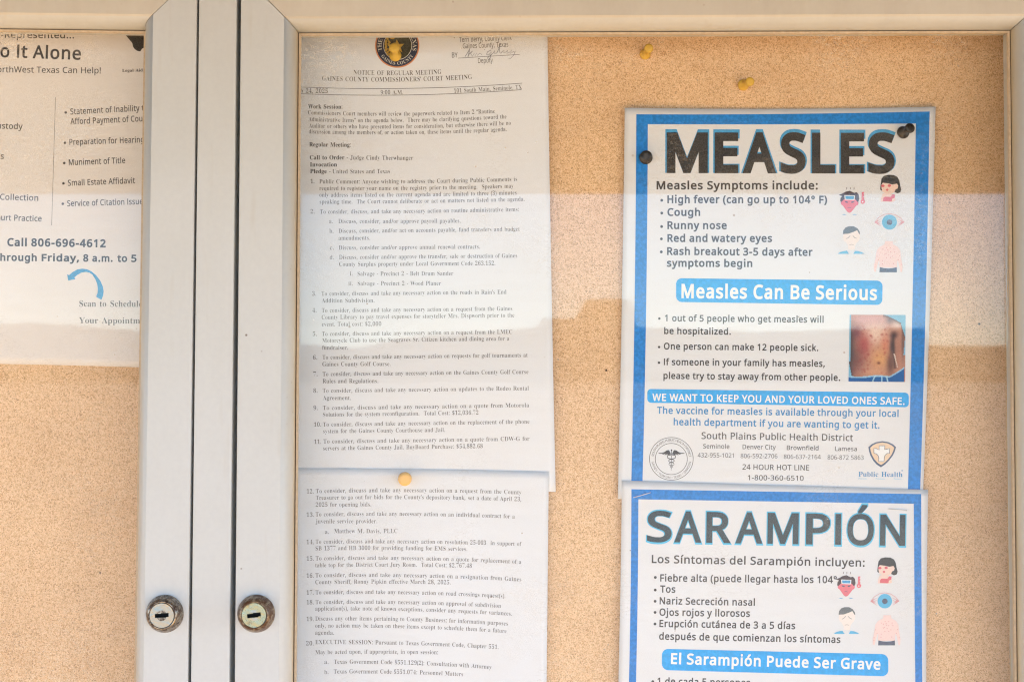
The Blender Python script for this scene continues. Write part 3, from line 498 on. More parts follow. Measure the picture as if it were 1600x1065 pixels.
SERIF = {
    'a': (172, [[128,-5,-15,3,-9,7,-4,13,-24,-17,-28,-5,-16,2,-12,8,-8,11,-2,15,6,20,16,16,28,14,40,13,0,25,-2,13,-4,8,-8,5,-12,2,-16,-3,-6,-8,4,-9,6,-12,-2,-8,-5,-7,-7,-4,-10,-1,-8,1,-8,5,-4,7,-2,9,2,12,6,9,10,9,14,6,15,4,18,1,31,-3,20,-10,10,-16,4,-25,0,-74,2,-11,4,-3,8,4,4,-7,-17,-14], [76,17,11,3,13,12,0,52,-23,-8,-13,-14,-5,-20,4,-19]]),
    'b': (180, [[22,-6,0,200,-2,13,-2,7,-5,4,-9,2,0,8,65,0,0,-88,19,14,22,5,17,-3,15,-6,12,-12,9,-16,6,-18,2,-21,-3,-24,-6,-21,-12,-18,-15,-14,-19,-8,-20,-3,-22,5,-22,14,-26,-20], [92,7,14,5,10,12,5,24,1,32,-1,26,-5,20,-10,10,-14,4,-8,-2,-6,-3,-6,-7,-3,-7,0,-87,3,-15,7,-9]]),
    'c': (146, [[78,-5,-18,3,-16,8,-14,12,-11,16,-7,19,-2,22,2,23,8,20,12,18,16,12,18,8,22,4,21,-3,16,-8,11,-11,2,-16,0,-8,-5,-6,-7,-4,-8,-2,-11,2,-7,8,-2,14,0,4,0,6,-3,9,-11,3,-15,-6,-10,-18,-3,-30,3,-32,9,-24,15,-14,19,-5,18,5,16,12,6,-6,-18,-20,-22,-11]]),
    'd': (185, [[70,-5,-16,3,-15,7,-13,13,-8,15,-6,19,-2,22,2,24,6,20,10,18,12,12,16,8,17,3,21,-5,18,-14,0,60,-2,10,-4,5,-7,3,-11,2,0,8,72,0,0,-190,2,-18,6,-4,8,-2,0,-8,-29,-3,-35,-8,0,25,-18,-19], [86,14,8,2,7,4,7,8,4,10,0,83,-4,7,-5,7,-7,4,-9,1,-13,-4,-9,-11,-5,-20,-1,-29,1,-27,5,-20,8,-11]]),
    'e': (150, [[77,-5,-19,3,-16,7,-13,13,-11,16,-6,20,-2,24,2,22,7,20,11,16,14,13,16,7,18,3,26,-5,20,-14,13,-23,5,-31,0,-3,-84,0,6,-35,13,-20,23,-7,18,5,17,17,7,-7,-18,-22,-22,-14], [58,96,42,0,0,12,0,18,-4,12,-6,8,-10,2,-12,-5,-8,-15,-2,-26]]),
    'f': (107, [[8,0,0,8,12,3,5,7,1,18,0,102,-18,0,0,17,18,0,0,21,4,24,12,18,20,10,25,4,19,-2,14,-7,8,-11,4,-12,-2,-10,-4,-6,-6,-5,-8,-1,-8,1,-6,3,-4,6,-2,8,4,14,2,3,0,3,-2,4,-6,2,-8,-2,-6,-5,-2,-20,0,-40,28,0,0,-17,-28,0,0,-106,1,-12,4,-7,7,-4,14,-1,0,-8]]),
    'g': (164, [[73,-70,-29,2,-20,7,-13,11,-4,12,7,15,20,10,-16,13,-6,15,2,12,7,10,13,9,17,9,-22,13,-13,16,-5,22,3,15,6,13,10,10,14,8,16,6,18,1,20,-1,18,-6,42,0,0,-18,-24,0,9,-16,3,-16,-2,-14,-6,-12,-9,-10,-12,-8,-15,-5,-16,-1,-8,0,-7,0,-8,-1,-7,-4,-4,-5,-2,-6,6,-8,14,-4,18,0,24,0,18,-4,12,-6,10,-8,4,-10,2,-14,-6,-22,-16,-16,-26,-10], [78,62,11,3,6,8,3,13,2,20,-2,18,-3,14,-6,8,-11,2,-10,-2,-6,-8,-4,-14,-1,-18,1,-20,4,-13,6,-8], [80,-58,29,2,17,9,6,14,-2,7,-6,6,-8,2,-14,1,-54,0,-8,-9,-4,-10,4,-8,8,-8,13,-4]]),
    'h': (190, [[9,0,0,8,9,2,4,3,4,5,0,10,0,172,0,8,-3,6,-5,4,-8,2,0,8,64,0,0,-94,21,18,27,7,24,-6,14,-17,5,-30,0,-78,1,-9,2,-6,6,-3,8,-2,0,-8,-81,0,0,8,3,0,10,5,4,15,0,80,-4,21,-4,5,-8,2,-16,-5,-12,-13,0,-90,3,-15,5,-3,8,-2,0,-8]]),
    'i': (99, [[50,181,-10,2,-8,5,-5,8,-2,10,2,10,5,8,8,6,10,2,10,-2,8,-6,6,-8,2,-10,-2,-10,-6,-8,-8,-5], [9,0,0,8,9,2,4,3,4,5,0,10,0,98,-2,16,-6,4,-8,0,0,9,64,0,0,-127,3,-15,5,-3,8,-2,0,-8]]),
    'j': (105, [[53,182,-10,2,-8,5,-5,8,-2,10,2,10,6,8,8,5,9,2,10,-2,8,-5,5,-8,2,-10,-2,-10,-5,-8,-8,-5], [18,-70,-12,1,-12,3,-8,6,-8,8,-4,8,-2,9,2,9,4,6,6,4,8,2,9,-2,7,-4,4,-6,1,-7,-3,-11,-4,-8,2,-4,8,-2,8,2,5,6,3,23,0,152,-1,11,-3,6,-6,4,-11,1,0,8,69,0,0,-165,-4,-26,-12,-19,-20,-11]]),
    'k': (180, [[8,0,0,8,10,2,4,3,4,6,0,9,0,171,-2,15,-5,4,-9,2,0,8,64,0,0,-144,40,40,6,8,2,7,-4,6,-14,1,-1,0,0,9,69,0,0,-9,-18,-4,-16,-12,-27,-26,62,-87,7,-7,8,-2,0,-8,-82,0,0,8,2,0,9,2,3,6,-4,8,-34,50,-8,-7,0,-39,3,-15,5,-3,8,-2,0,-8]]),
    'l': (100, [[9,0,0,8,9,2,4,3,4,5,0,10,0,171,-2,15,-5,4,-9,2,0,8,64,0,0,-200,3,-15,5,-3,8,-2,0,-8]]),
    'm': (277, [[9,0,0,8,9,2,4,3,4,5,0,10,0,98,-3,16,-5,4,-8,1,0,8,63,0,0,-23,21,20,24,7,20,-3,14,-10,8,-16,22,22,27,7,23,-6,15,-17,5,-30,0,-78,3,-15,5,-3,8,-2,0,-8,-80,0,0,8,8,2,6,3,3,15,0,80,-3,21,-5,5,-9,2,-14,-4,-12,-14,0,-90,4,-15,4,-3,8,-2,0,-8,-78,0,0,8,8,2,4,3,4,15,0,80,-3,21,-5,5,-8,2,-15,-5,-12,-13,0,-90,3,-14,5,-4,7,-2,0,-8]]),
    'n': (190, [[9,0,0,8,9,2,4,3,4,5,0,10,0,98,-3,16,-5,4,-8,1,0,8,64,0,0,-21,21,19,27,6,24,-6,14,-17,5,-30,0,-78,1,-9,2,-6,6,-3,8,-2,0,-8,-81,0,0,8,3,0,10,5,4,15,0,80,-4,21,-4,5,-8,2,-16,-5,-12,-13,0,-90,3,-15,5,-3,8,-2,0,-8]]),
    'o': (168, [[84,-5,-20,3,-19,8,-15,12,-11,17,-7,20,-2,22,2,23,7,20,11,16,15,12,19,8,20,3,20,-3,18,-7,16,-13,11,-16,7,-20,2,-23,-2,-23,-7,-20,-11,-16,-16,-12,-17,-8], [84,6,12,3,8,11,4,20,2,37,-2,37,-4,22,-8,10,-12,4,-12,-4,-8,-10,-4,-22,-2,-37,2,-36,4,-21,8,-11]]),
    'p': (186, [[8,-70,0,8,12,4,5,8,1,18,0,154,0,12,-3,8,-5,4,-8,2,0,7,62,0,0,-23,11,15,15,9,17,4,17,-3,14,-8,12,-12,10,-17,5,-18,2,-22,-2,-24,-6,-20,-9,-17,-12,-13,-16,-8,-16,-3,-22,5,-18,16,0,-45,2,-21,3,-5,5,-4,14,-3,0,-8], [98,14,13,4,9,12,4,20,2,27,-1,27,-5,20,-8,11,-12,4,-14,-5,-12,-16,0,-84,10,-15]]),
    'q': (182, [[88,-70,0,8,12,2,7,3,3,6,2,9,0,56,-18,-14,-23,-4,-17,2,-14,7,-13,11,-9,16,-6,18,-2,22,2,24,8,21,12,18,14,13,18,8,21,4,23,-5,20,-15,26,20,6,0,0,-202,0,-9,3,-5,5,-4,9,-2,0,-8], [90,15,7,1,7,4,5,6,3,8,0,86,-2,16,-8,8,-12,4,-15,-5,-9,-13,-6,-21,-2,-31,2,-28,6,-20,9,-12]]),
    'r': (144, [[9,0,0,8,9,2,4,3,4,5,0,10,0,98,0,10,-3,6,-5,4,-8,0,0,9,63,0,0,-29,9,14,12,10,11,7,11,2,13,-1,9,-6,5,-8,1,-11,0,-9,-5,-7,-7,-5,-8,-1,-8,1,-5,4,-7,9,-4,3,-6,2,-6,-2,-7,-8,-5,-10,-2,-14,0,-68,2,-10,4,-6,6,-2,12,-2,0,-8]]),
    's': (144, [[76,-5,-15,2,-17,6,-8,1,-6,-2,-4,-6,-8,0,0,56,8,0,7,-18,11,-14,12,-10,14,-2,11,1,9,5,4,6,2,9,-4,13,-14,10,-24,13,-16,9,-11,10,-7,12,-2,14,4,20,10,16,17,10,21,4,13,-2,17,-4,3,-1,3,-1,6,2,3,6,7,0,0,-49,-8,0,-6,16,-10,11,-11,8,-13,2,-9,-1,-7,-4,-4,-6,-2,-7,2,-8,4,-6,15,-10,23,-12,14,-8,10,-10,6,-12,2,-16,-3,-22,-11,-17,-17,-11]]),
    't': (114, [[62,-4,-18,2,-11,7,-7,13,-2,18,0,104,-14,0,0,10,34,34,20,28,8,0,0,-57,32,0,0,-15,-32,0,0,-99,2,-15,4,-4,6,-2,10,4,9,14,8,-5,-12,-21,-17,-12]]),
    'u': (188, [[66,-5,-20,3,-14,10,-6,18,-3,22,0,76,-3,17,-6,5,-8,1,0,8,65,0,0,-118,1,-8,4,-6,5,-4,7,-1,14,4,12,11,0,91,-1,10,-3,8,-6,4,-10,1,0,8,68,0,0,-120,1,-9,3,-6,5,-4,9,-1,0,-9,-30,-2,-36,-9,0,25,-10,-10,-11,-8,-13,-6]]),
    'v': (153, [[71,-5,-52,129,-8,16,-5,5,-8,1,0,9,84,0,0,-8,-4,0,-10,-2,-4,-7,1,-4,27,-73,26,65,2,10,-4,8,-14,3,0,8,50,0,0,-7,-8,-4,-5,-4,-9,-18,-50,-127]]),
    'w': (218, [[61,-5,-53,137,-5,10,-9,4,0,9,75,0,0,-9,-9,-2,-3,-6,1,-5,2,-7,24,-62,22,54,-6,15,-5,11,-11,4,0,7,78,0,0,-9,-11,-2,-3,-6,0,-4,1,-3,19,-61,23,58,3,10,-4,6,-12,4,0,7,44,0,0,-7,-6,-2,-4,-4,-6,-13,-54,-134,-8,0,-32,103,-42,-103]]),
    'x': (160, [[2,0,0,8,15,6,14,14,31,40,-40,64,-10,10,-10,4,0,9,82,0,0,-8,-10,-1,-4,-6,4,-10,18,-27,20,25,5,12,-1,3,-2,2,-14,2,0,8,56,0,0,-7,-14,-6,-15,-15,-28,-35,47,-74,6,-8,8,-2,0,-8,-82,0,0,8,11,2,3,5,-6,15,-17,27,-21,-27,-6,-13,4,-7,11,-2,2,0,0,-8]]),
    'y': (150, [[26,-70,-12,2,-9,6,-7,8,-2,12,2,8,4,8,7,4,9,2,8,-1,6,-3,4,-6,2,-8,-1,-2,0,-4,1,-4,5,-2,7,4,7,9,7,15,6,20,-52,128,-6,12,-4,6,-10,2,0,9,83,0,0,-9,-13,-2,-3,-2,-1,-4,1,-4,1,-6,26,-68,23,60,3,10,1,7,-1,5,-4,2,-12,2,0,9,48,0,0,-9,-6,-1,-6,-5,-8,-19,-49,-133,-17,-36,-8,-10,-8,-8,-10,-3]]),
    'z': (146, [[6,0,0,7,78,137,-20,0,-16,-2,-12,-6,-8,-11,-6,-17,-9,0,3,47,122,0,0,-9,-75,-134,13,0,21,3,15,7,10,12,8,20,8,0,-4,-54]]),
    'A': (218, [[-4,0,0,9,8,1,8,5,6,9,6,14,79,195,9,-1,80,-188,14,-27,6,-6,10,-2,0,-9,-108,0,0,9,21,3,7,11,-6,17,-10,26,-74,0,-12,-30,-2,-6,0,-6,6,-11,18,-4,2,0,0,-9], [56,80,65,0,-33,80]]),
    'B': (222, [[8,0,0,8,14,3,9,5,5,10,2,15,0,143,-4,22,-3,6,-5,4,-18,4,0,8,102,0,38,-4,28,-10,16,-16,6,-22,-6,-25,-18,-17,-30,-10,36,-12,22,-20,7,-26,-5,-28,-18,-20,-29,-14,-38,-4], [91,126,3,0,23,2,15,8,8,14,2,22,-2,20,-6,14,-10,8,-16,3,-9,-1,-5,-4,-3,-16], [111,12,19,3,12,9,6,16,2,24,-2,24,-10,16,-16,8,-24,4,-7,0,0,-84,1,-9,3,-7,6,-3]]),
    'C': (234, [[128,-6,-32,4,-28,12,-22,18,-18,24,-11,29,-4,33,4,33,11,29,18,24,24,18,28,11,32,3,24,-2,30,-10,10,-2,10,4,6,10,8,0,0,-78,-8,0,-14,28,-18,22,-22,13,-24,5,-26,-7,-19,-21,-11,-34,-4,-47,4,-44,12,-32,22,-19,29,-6,20,2,20,8,19,14,16,17,10,-9,-26,-28,-32,-16]]),
    'D': (248, [[10,0,0,8,14,2,8,5,4,8,1,15,0,149,-1,17,-6,9,-8,5,-14,2,0,8,103,0,37,-4,30,-10,24,-16,18,-22,10,-28,4,-34,-8,-50,-22,-36,-38,-21,-52,-7], [111,12,20,3,17,9,12,14,12,32,4,44,-4,45,-12,32,-20,19,-28,6,-11,0,-6,-4,-3,-8,-1,-12,0,-156,1,-12,3,-7,6,-3]]),
    'E': (221, [[7,0,0,8,15,2,9,5,5,9,2,15,0,145,-2,18,-5,10,-9,6,-14,2,0,8,192,0,0,-68,-8,0,-8,26,-14,17,-22,9,-32,3,-16,-1,-4,-2,-3,-4,-1,-14,0,-71,4,0,20,3,14,8,8,16,6,22,8,0,0,-113,-8,0,-3,18,-5,13,-6,10,-10,6,-12,4,-16,1,0,-77,0,-10,4,-6,7,-4,12,0,23,1,18,5,16,6,14,12,10,14,10,20,9,0,-14,-72]]),
    'F': (202, [[8,0,0,8,14,4,9,5,5,9,2,16,0,146,-2,14,-6,10,-8,4,-15,4,0,8,190,0,0,-68,-9,0,-4,18,-6,14,-10,11,-13,7,-17,4,-23,2,-15,-2,-7,-4,-2,-11,0,-75,4,0,19,2,14,9,9,15,5,24,9,0,0,-115,-9,0,-5,25,-9,16,-14,9,-20,3,-3,0,0,-72,3,-18,4,-6,7,-4,23,-4,0,-8]]),
    'G': (254, [[134,-5,-34,3,-30,12,-24,18,-18,24,-10,28,-4,34,4,34,10,28,18,24,24,18,28,11,30,3,28,-2,28,-10,10,-2,9,4,7,10,8,0,0,-78,-8,0,-8,19,-11,17,-13,13,-14,10,-14,7,-16,2,-27,-7,-19,-21,-12,-33,-3,-47,4,-46,13,-34,13,-16,16,-8,19,-4,16,2,10,6,6,8,2,14,0,28,-2,13,-6,8,-10,5,-16,1,0,8,112,0,0,-8,-14,-1,-8,-4,-4,-8,-1,-14,0,-50,-45,-14]]),
    'H': (262, [[8,0,0,8,14,3,9,5,5,9,2,15,0,150,-2,13,-5,9,-9,5,-14,3,0,8,113,0,0,-8,-19,-4,-6,-4,-2,-4,-3,-18,0,-64,80,0,0,64,-3,18,-2,4,-6,4,-19,4,0,8,113,0,0,-8,-15,-3,-9,-5,-4,-8,-2,-14,0,-150,2,-14,4,-10,9,-5,15,-3,0,-8,-113,0,0,8,15,2,8,6,6,8,1,16,0,70,-80,0,0,-70,1,-15,5,-9,9,-5,15,-3,0,-8]]),
    'I': (130, [[6,0,0,8,15,4,9,4,6,8,2,14,0,156,-2,12,-4,8,-10,4,-16,2,0,8,116,0,0,-8,-15,-2,-9,-4,-5,-8,-1,-12,0,-156,2,-16,3,-5,6,-4,20,-5,0,-8]]),
    'J': (165, [[54,-32,-15,1,-13,4,-12,7,-8,9,-6,11,-2,12,2,10,6,8,7,6,9,2,10,-2,8,-5,4,-7,2,-10,-4,-14,-4,-10,4,-8,10,-2,11,2,7,6,2,9,2,13,0,174,-3,20,-3,7,-7,4,-21,5,0,8,117,0,0,-8,-19,-4,-5,-4,-3,-6,-2,-22,0,-140,-5,-34,-13,-24,-24,-14]]),
    'K': (255, [[8,0,0,8,14,3,10,5,4,9,2,15,0,150,-2,13,-4,9,-10,5,-14,3,0,8,113,0,0,-8,-19,-4,-5,-4,-3,-4,-2,-18,0,-73,68,69,11,13,3,10,-7,8,-21,3,0,8,97,0,0,-8,-5,0,-30,-10,-36,-30,-36,-38,96,-119,12,-11,16,-4,0,-8,-120,0,0,8,13,1,8,1,5,4,1,3,-3,7,-6,9,-58,74,-8,-8,0,-59,1,-15,5,-9,8,-5,15,-3,0,-8]]),
    'L': (213, [[8,0,0,8,14,3,9,5,5,9,2,15,0,150,-2,14,-5,8,-9,5,-14,3,0,8,117,0,0,-8,-21,-3,-6,-3,-4,-6,-3,-18,0,-148,1,-18,4,-6,4,-2,17,-2,22,2,19,4,14,8,13,12,11,16,8,21,10,0,-13,-77]]),
    'M': (317, [[7,0,0,8,15,3,8,5,6,9,2,15,0,151,-2,17,-4,5,-6,3,-18,4,0,8,84,0,66,-157,66,157,84,0,0,-8,-13,-4,-9,-4,-4,-10,-2,-13,0,-147,2,-20,4,-6,5,-4,17,-4,0,-8,-110,0,0,8,18,4,6,4,3,6,3,20,0,158,-84,-200,-9,0,-83,194,0,-154,2,-16,6,-9,10,-5,14,-2,0,-8]]),
    'N': (247, [[202,-6,-148,181,0,-135,1,-16,5,-8,8,-6,16,-2,0,-8,-75,0,0,8,18,4,5,3,4,5,2,20,0,154,-20,22,-9,4,0,8,69,0,118,-144,0,104,-3,19,-3,5,-6,4,-18,4,0,8,74,0,0,-8,-15,-3,-9,-5,-4,-8,-1,-16,0,-194]]),
    'O': (262, [[130,-6,-24,3,-22,7,-20,10,-17,15,-14,17,-11,21,-6,23,-2,24,2,24,6,22,11,21,15,17,17,15,20,11,23,7,24,2,24,-2,22,-7,20,-10,18,-14,14,-18,10,-20,7,-24,2,-24,-2,-24,-7,-23,-10,-21,-15,-17,-17,-15,-20,-10,-23,-7], [132,6,26,7,18,20,10,33,4,48,-4,46,-12,34,-19,21,-25,7,-25,-7,-18,-21,-11,-33,-4,-47,4,-46,12,-34,20,-21]]),
    'P': (209, [[8,0,0,8,14,3,9,5,5,9,2,15,0,150,-2,13,-5,9,-9,5,-14,3,0,8,99,0,37,-2,24,-6,15,-9,12,-12,7,-15,2,-18,-5,-26,-15,-20,-27,-13,-36,-4,-30,0,0,-63,1,-15,5,-9,9,-5,15,-3,0,-8], [91,115,9,0,22,3,14,8,8,16,2,22,-2,24,-6,15,-12,9,-18,4,-8,-2,-6,-2,-2,-5,-1,-8]]),
    'Q': (262, [[189,-58,-41,6,-32,20,-22,32,-24,10,-20,15,-15,18,-11,21,-8,24,-2,26,2,24,6,22,11,21,15,17,17,15,20,11,23,7,24,2,24,-2,22,-7,20,-10,18,-14,14,-18,10,-20,7,-24,2,-24,-5,-38,-17,-33,-27,-26,-35,-17,15,-22,19,-14,23,-4,24,4,2,-10,-30,-9], [132,6,26,7,18,20,10,33,4,48,-4,46,-12,34,-19,21,-25,7,-25,-7,-18,-21,-11,-33,-4,-47,4,-46,13,-34,19,-21]]),
    'R': (236, [[8,0,0,8,14,3,9,5,5,9,2,15,0,150,-2,13,-5,9,-9,5,-14,3,0,8,100,0,44,-4,32,-11,18,-19,6,-27,-5,-25,-17,-18,-28,-12,58,-87,10,-12,6,-3,7,-2,1,0,0,-8,-71,0,-69,106,-9,0,0,-66,1,-15,5,-9,9,-5,15,-3,0,-8], [91,117,11,0,22,3,16,9,9,16,3,23,-4,26,-14,16,-22,6,-11,-2,-6,-3,-3,-7,-1,-12]]),
    'S': (195, [[22,-6,0,85,9,0,11,-32,14,-22,18,-13,24,-4,18,2,12,8,8,12,4,14,-8,20,-20,16,-30,16,-26,14,-18,16,-10,18,-3,22,2,19,7,17,10,12,14,10,16,7,18,2,22,-3,27,-6,5,-1,4,-1,6,3,4,8,10,0,0,-73,-9,0,-6,17,-9,15,-10,13,-12,9,-13,6,-14,2,-15,-2,-12,-7,-8,-10,-2,-13,2,-12,6,-10,12,-8,14,-8,32,-16,19,-10,13,-10,10,-10,7,-12,3,-13,2,-15,-3,-20,-7,-17,-13,-15,-17,-10,-20,-7,-24,-2,-17,1,-16,4,-14,4,-7,2,-8,-2,-4,-10]]),
    'T': (212, [[46,0,0,8,16,2,9,6,5,9,2,15,0,176,-4,0,-23,-3,-19,-11,-12,-18,-6,-25,-8,0,0,69,199,0,0,-70,-8,0,-9,33,-22,19,-32,6,-2,0,0,-176,2,-16,4,-9,10,-5,16,-2,0,-8]]),
    'U': (246, [[124,-6,-40,5,-27,15,-15,26,-6,38,0,112,-1,13,-5,9,-8,5,-14,3,0,8,112,0,0,-8,-19,-4,-5,-4,-4,-4,-2,-18,0,-120,3,-26,9,-18,14,-12,22,-3,32,7,20,24,6,38,0,109,-2,14,-4,9,-10,4,-16,4,0,8,73,0,0,-8,-13,-4,-8,-6,-4,-8,-1,-13,0,-99,-5,-44,-16,-30,-28,-17]]),
    'V': (214, [[106,-6,-84,196,-11,20,-7,6,-11,4,0,8,113,0,0,-8,-23,-4,-5,-4,-2,-7,4,-16,50,-117,44,116,4,16,-2,8,-5,4,-21,4,0,8,71,0,0,-8,-9,-2,-8,-4,-6,-8,-7,-14,-76,-198]]),
    'W': (306, [[86,-6,-70,202,-8,18,-6,4,-10,2,0,8,98,0,0,-8,-15,-4,-3,-4,-2,-7,4,-19,38,-110,38,100,-7,24,-4,9,-5,5,-20,6,0,8,106,0,0,-8,-18,-4,-6,-10,4,-13,37,-110,33,101,4,19,-1,7,-4,5,-17,5,0,8,60,0,0,-8,-8,-4,-7,-6,-9,-20,-65,-196,-9,0,-56,160,-63,-160]]),
    'X': (236, [[6,0,0,8,20,7,19,18,51,71,-57,89,-15,19,-8,6,-8,2,-1,0,0,8,115,0,0,-8,-8,0,-14,-4,-5,-8,5,-14,32,-50,29,42,7,12,2,9,-6,9,-18,4,0,8,83,0,0,-8,-1,0,-14,-2,-12,-6,-12,-10,-12,-16,-38,-54,66,-104,12,-14,6,-4,6,-2,2,0,0,-8,-113,0,0,8,3,0,17,4,6,8,-2,8,-5,12,-33,52,-36,-52,-5,-9,-2,-9,6,-10,19,-4,0,-8]]),
    'Y': (213, [[50,0,0,8,16,3,8,5,4,9,2,15,0,50,-57,104,-9,13,-7,7,-7,4,-6,1,0,9,110,0,0,-9,-6,0,-14,-3,-5,-4,-1,-4,4,-12,42,-83,42,70,6,11,2,10,-6,11,-19,4,-1,0,0,9,72,0,0,-9,-8,-2,-8,-5,-12,-16,-58,-94,0,-62,2,-15,4,-9,9,-5,15,-3,0,-8]]),
    'Z': (221, [[10,0,0,6,128,209,-31,0,-20,-1,-17,-4,-12,-6,-11,-11,-9,-15,-8,-20,-8,0,6,70,175,0,0,-6,-127,-208,44,0,31,4,23,12,18,22,12,30,8,0,-8,-82]]),
    '0': (188, [[94,-4,-28,4,-20,12,-16,18,-10,26,-6,30,-2,34,2,36,6,30,10,24,16,18,20,12,28,3,27,-3,21,-12,15,-18,11,-25,6,-30,2,-35,-2,-34,-6,-31,-11,-25,-15,-18,-22,-12], [94,18,16,7,8,21,5,32,1,42,-1,43,-5,32,-8,19,-16,8,-16,-8,-8,-19,-5,-32,-1,-43,1,-42,5,-32,8,-21]]),
    '1': (188, [[32,0,0,18,28,0,8,1,5,3,3,7,1,11,0,168,-23,-26,-10,-6,-10,-3,-8,1,-6,6,-4,8,-2,10,23,8,29,18,24,17,37,0,0,-201,3,-16,6,-5,8,-1,28,0,0,-18]]),
    '2': (188, [[12,0,0,34,50,52,32,36,9,16,6,16,3,15,1,17,-1,16,-6,12,-8,6,-11,2,-15,-3,-9,-11,-5,-18,-2,-26,-18,2,-13,6,-9,10,-3,16,2,12,7,10,10,10,14,7,18,5,23,1,33,-3,24,-12,15,-18,5,-22,-4,-24,-14,-24,-27,-30,-42,-41,-33,-32,78,0,10,1,8,5,6,7,4,10,2,10,20,0,-2,-70]]),
    '3': (188, [[82,-4,-24,2,-18,4,-14,7,-9,9,-5,9,-2,10,2,11,6,8,9,6,11,1,3,-19,9,-13,12,-8,17,-3,11,1,10,3,8,6,7,10,4,12,1,18,-3,17,-10,14,-17,9,-22,4,-20,0,0,20,22,0,19,4,13,10,8,16,2,20,-2,16,-4,12,-10,8,-12,2,-10,-2,-8,-5,-5,-9,-3,-10,-2,-26,-18,2,-14,6,-9,9,-3,13,5,17,14,13,23,10,32,3,32,-3,25,-11,15,-17,6,-24,-4,-20,-11,-18,-17,-12,-20,-10,28,-9,12,-8,11,-11,7,-13,2,-18,-2,-19,-6,-15,-8,-13,-12,-10,-14,-7,-15,-5]]),
    '4': (188, [[60,0,0,18,10,0,10,1,10,3,6,7,2,13,0,20,-94,0,0,21,96,157,46,0,0,-156,36,0,0,-22,-36,0,0,-20,2,-13,6,-7,10,-3,10,-1,4,0,0,-18], [28,84,70,0,0,60,0,32,2,32,-6,-11,-7,-14,-8,-14,-6,-9]]),
    '5': (188, [[82,-4,-22,2,-18,4,-13,7,-9,9,-5,9,-1,11,2,10,5,6,9,5,10,1,4,-18,4,-9,8,-7,9,-4,12,-2,11,2,10,3,8,7,7,10,4,14,1,18,-2,22,-10,16,-14,8,-19,4,-21,-2,-16,-4,-16,6,11,116,127,0,2,-62,-20,0,-2,12,-4,10,-5,2,-7,1,-70,0,-5,-63,16,4,21,2,35,-5,27,-13,18,-22,6,-32,-2,-20,-6,-16,-9,-14,-12,-10,-13,-8,-15,-6]]),
    '6': (188, [[98,-4,-23,4,-21,9,-16,15,-12,22,-8,30,-3,35,1,27,5,24,7,23,10,19,14,16,16,13,20,7,23,3,19,-1,16,-4,10,-6,8,-8,5,-8,1,-10,-2,-10,-7,-8,-12,-6,-19,-2,-2,20,-6,17,-6,5,-8,2,-18,-6,-14,-18,-9,-28,-5,-38,18,9,13,3,16,1,27,-5,22,-13,14,-22,4,-29,-5,-33,-15,-26,-24,-17], [100,19,11,3,9,10,6,17,2,25,-3,24,-6,16,-9,10,-14,2,-9,0,-10,-4,-15,-12,4,-41,8,-29,11,-16]]),
    '7': (188, [[56,0,88,203,-88,0,-13,-4,-6,-13,-2,-17,-20,0,1,71,160,0,0,-16,-92,-224]]),
    '8': (188, [[92,-4,-26,3,-20,7,-16,10,-11,12,-7,16,-2,17,4,20,10,15,16,14,20,11,-18,13,-14,14,-8,16,-2,18,2,16,5,14,10,12,15,10,20,7,26,2,31,-4,23,-13,12,-18,5,-24,-3,-18,-9,-14,-15,-11,-18,-11,26,-15,17,-15,9,-17,4,-19,-6,-28,-17,-22,-27,-13], [102,142,10,7,8,9,4,12,1,15,-3,19,-11,14,-8,4,-9,2,-12,-3,-10,-8,-5,-12,-2,-15,3,-16,6,-11,12,-9], [94,16,15,2,11,10,8,13,3,17,-3,15,-8,12,-16,11,-22,12,-10,-8,-9,-11,-5,-13,-2,-16,2,-18,8,-14,12,-9]]),
    '9': (188, [[76,-4,-18,2,-14,4,-10,6,-8,8,-4,10,-1,8,1,8,3,5,5,4,8,3,6,-14,8,-12,11,-8,15,-2,24,10,16,33,8,54,-9,-9,-11,-7,-13,-5,-15,-2,-26,5,-22,13,-14,22,-4,30,2,22,7,20,11,16,16,13,18,7,22,3,24,-3,20,-8,17,-16,13,-21,8,-29,2,-36,0,-26,-5,-26,-7,-22,-10,-20,-13,-16,-17,-13,-20,-8], [92,116,11,2,9,4,8,8,6,9,-4,37,-6,26,-12,14,-14,4,-12,-3,-10,-11,-6,-18,-2,-24,4,-26,10,-16]]),
}


def unpack(table):
    """Outlines are stored as steps from point to point in 1/500 of the em."""
    out = {}
    for ch, (adv, loops) in table.items():
        cons = []
        for q in loops:
            x = y = 0
            pts = []
            for i in range(0, len(q), 2):
                x += q[i]; y += q[i + 1]
                pts.append((x / 500.0, y / 500.0))
            cons.append(pts)
        out[ch] = (adv / 500.0, cons)
    return out


FONT = {'sans': unpack(SANS), 'serif': unpack(SERIF)}
FONT['sans']['I'] = (0.228, [[(0.150, 0.0), (0.078, 0.0), (0.078, 0.573), (0.150, 0.573)]])   # plain upright, no bars
CAPU = {k: max(y for q in FONT[k]['H'][1] for _, y in q) for k in FONT}
_k = CAPU['serif'] / CAPU['sans']
for _c, (_a, _q) in FONT['sans'].items():
    FONT['serif'].setdefault(_c, (_a * _k, [[(x * _k, y * _k) for x, y in q] for q in _q]))
_cache = {}


def area(q):
    return sum(q[i - 1][0] * q[i][1] - q[i][0] * q[i - 1][1] for i in range(len(q))) / 2


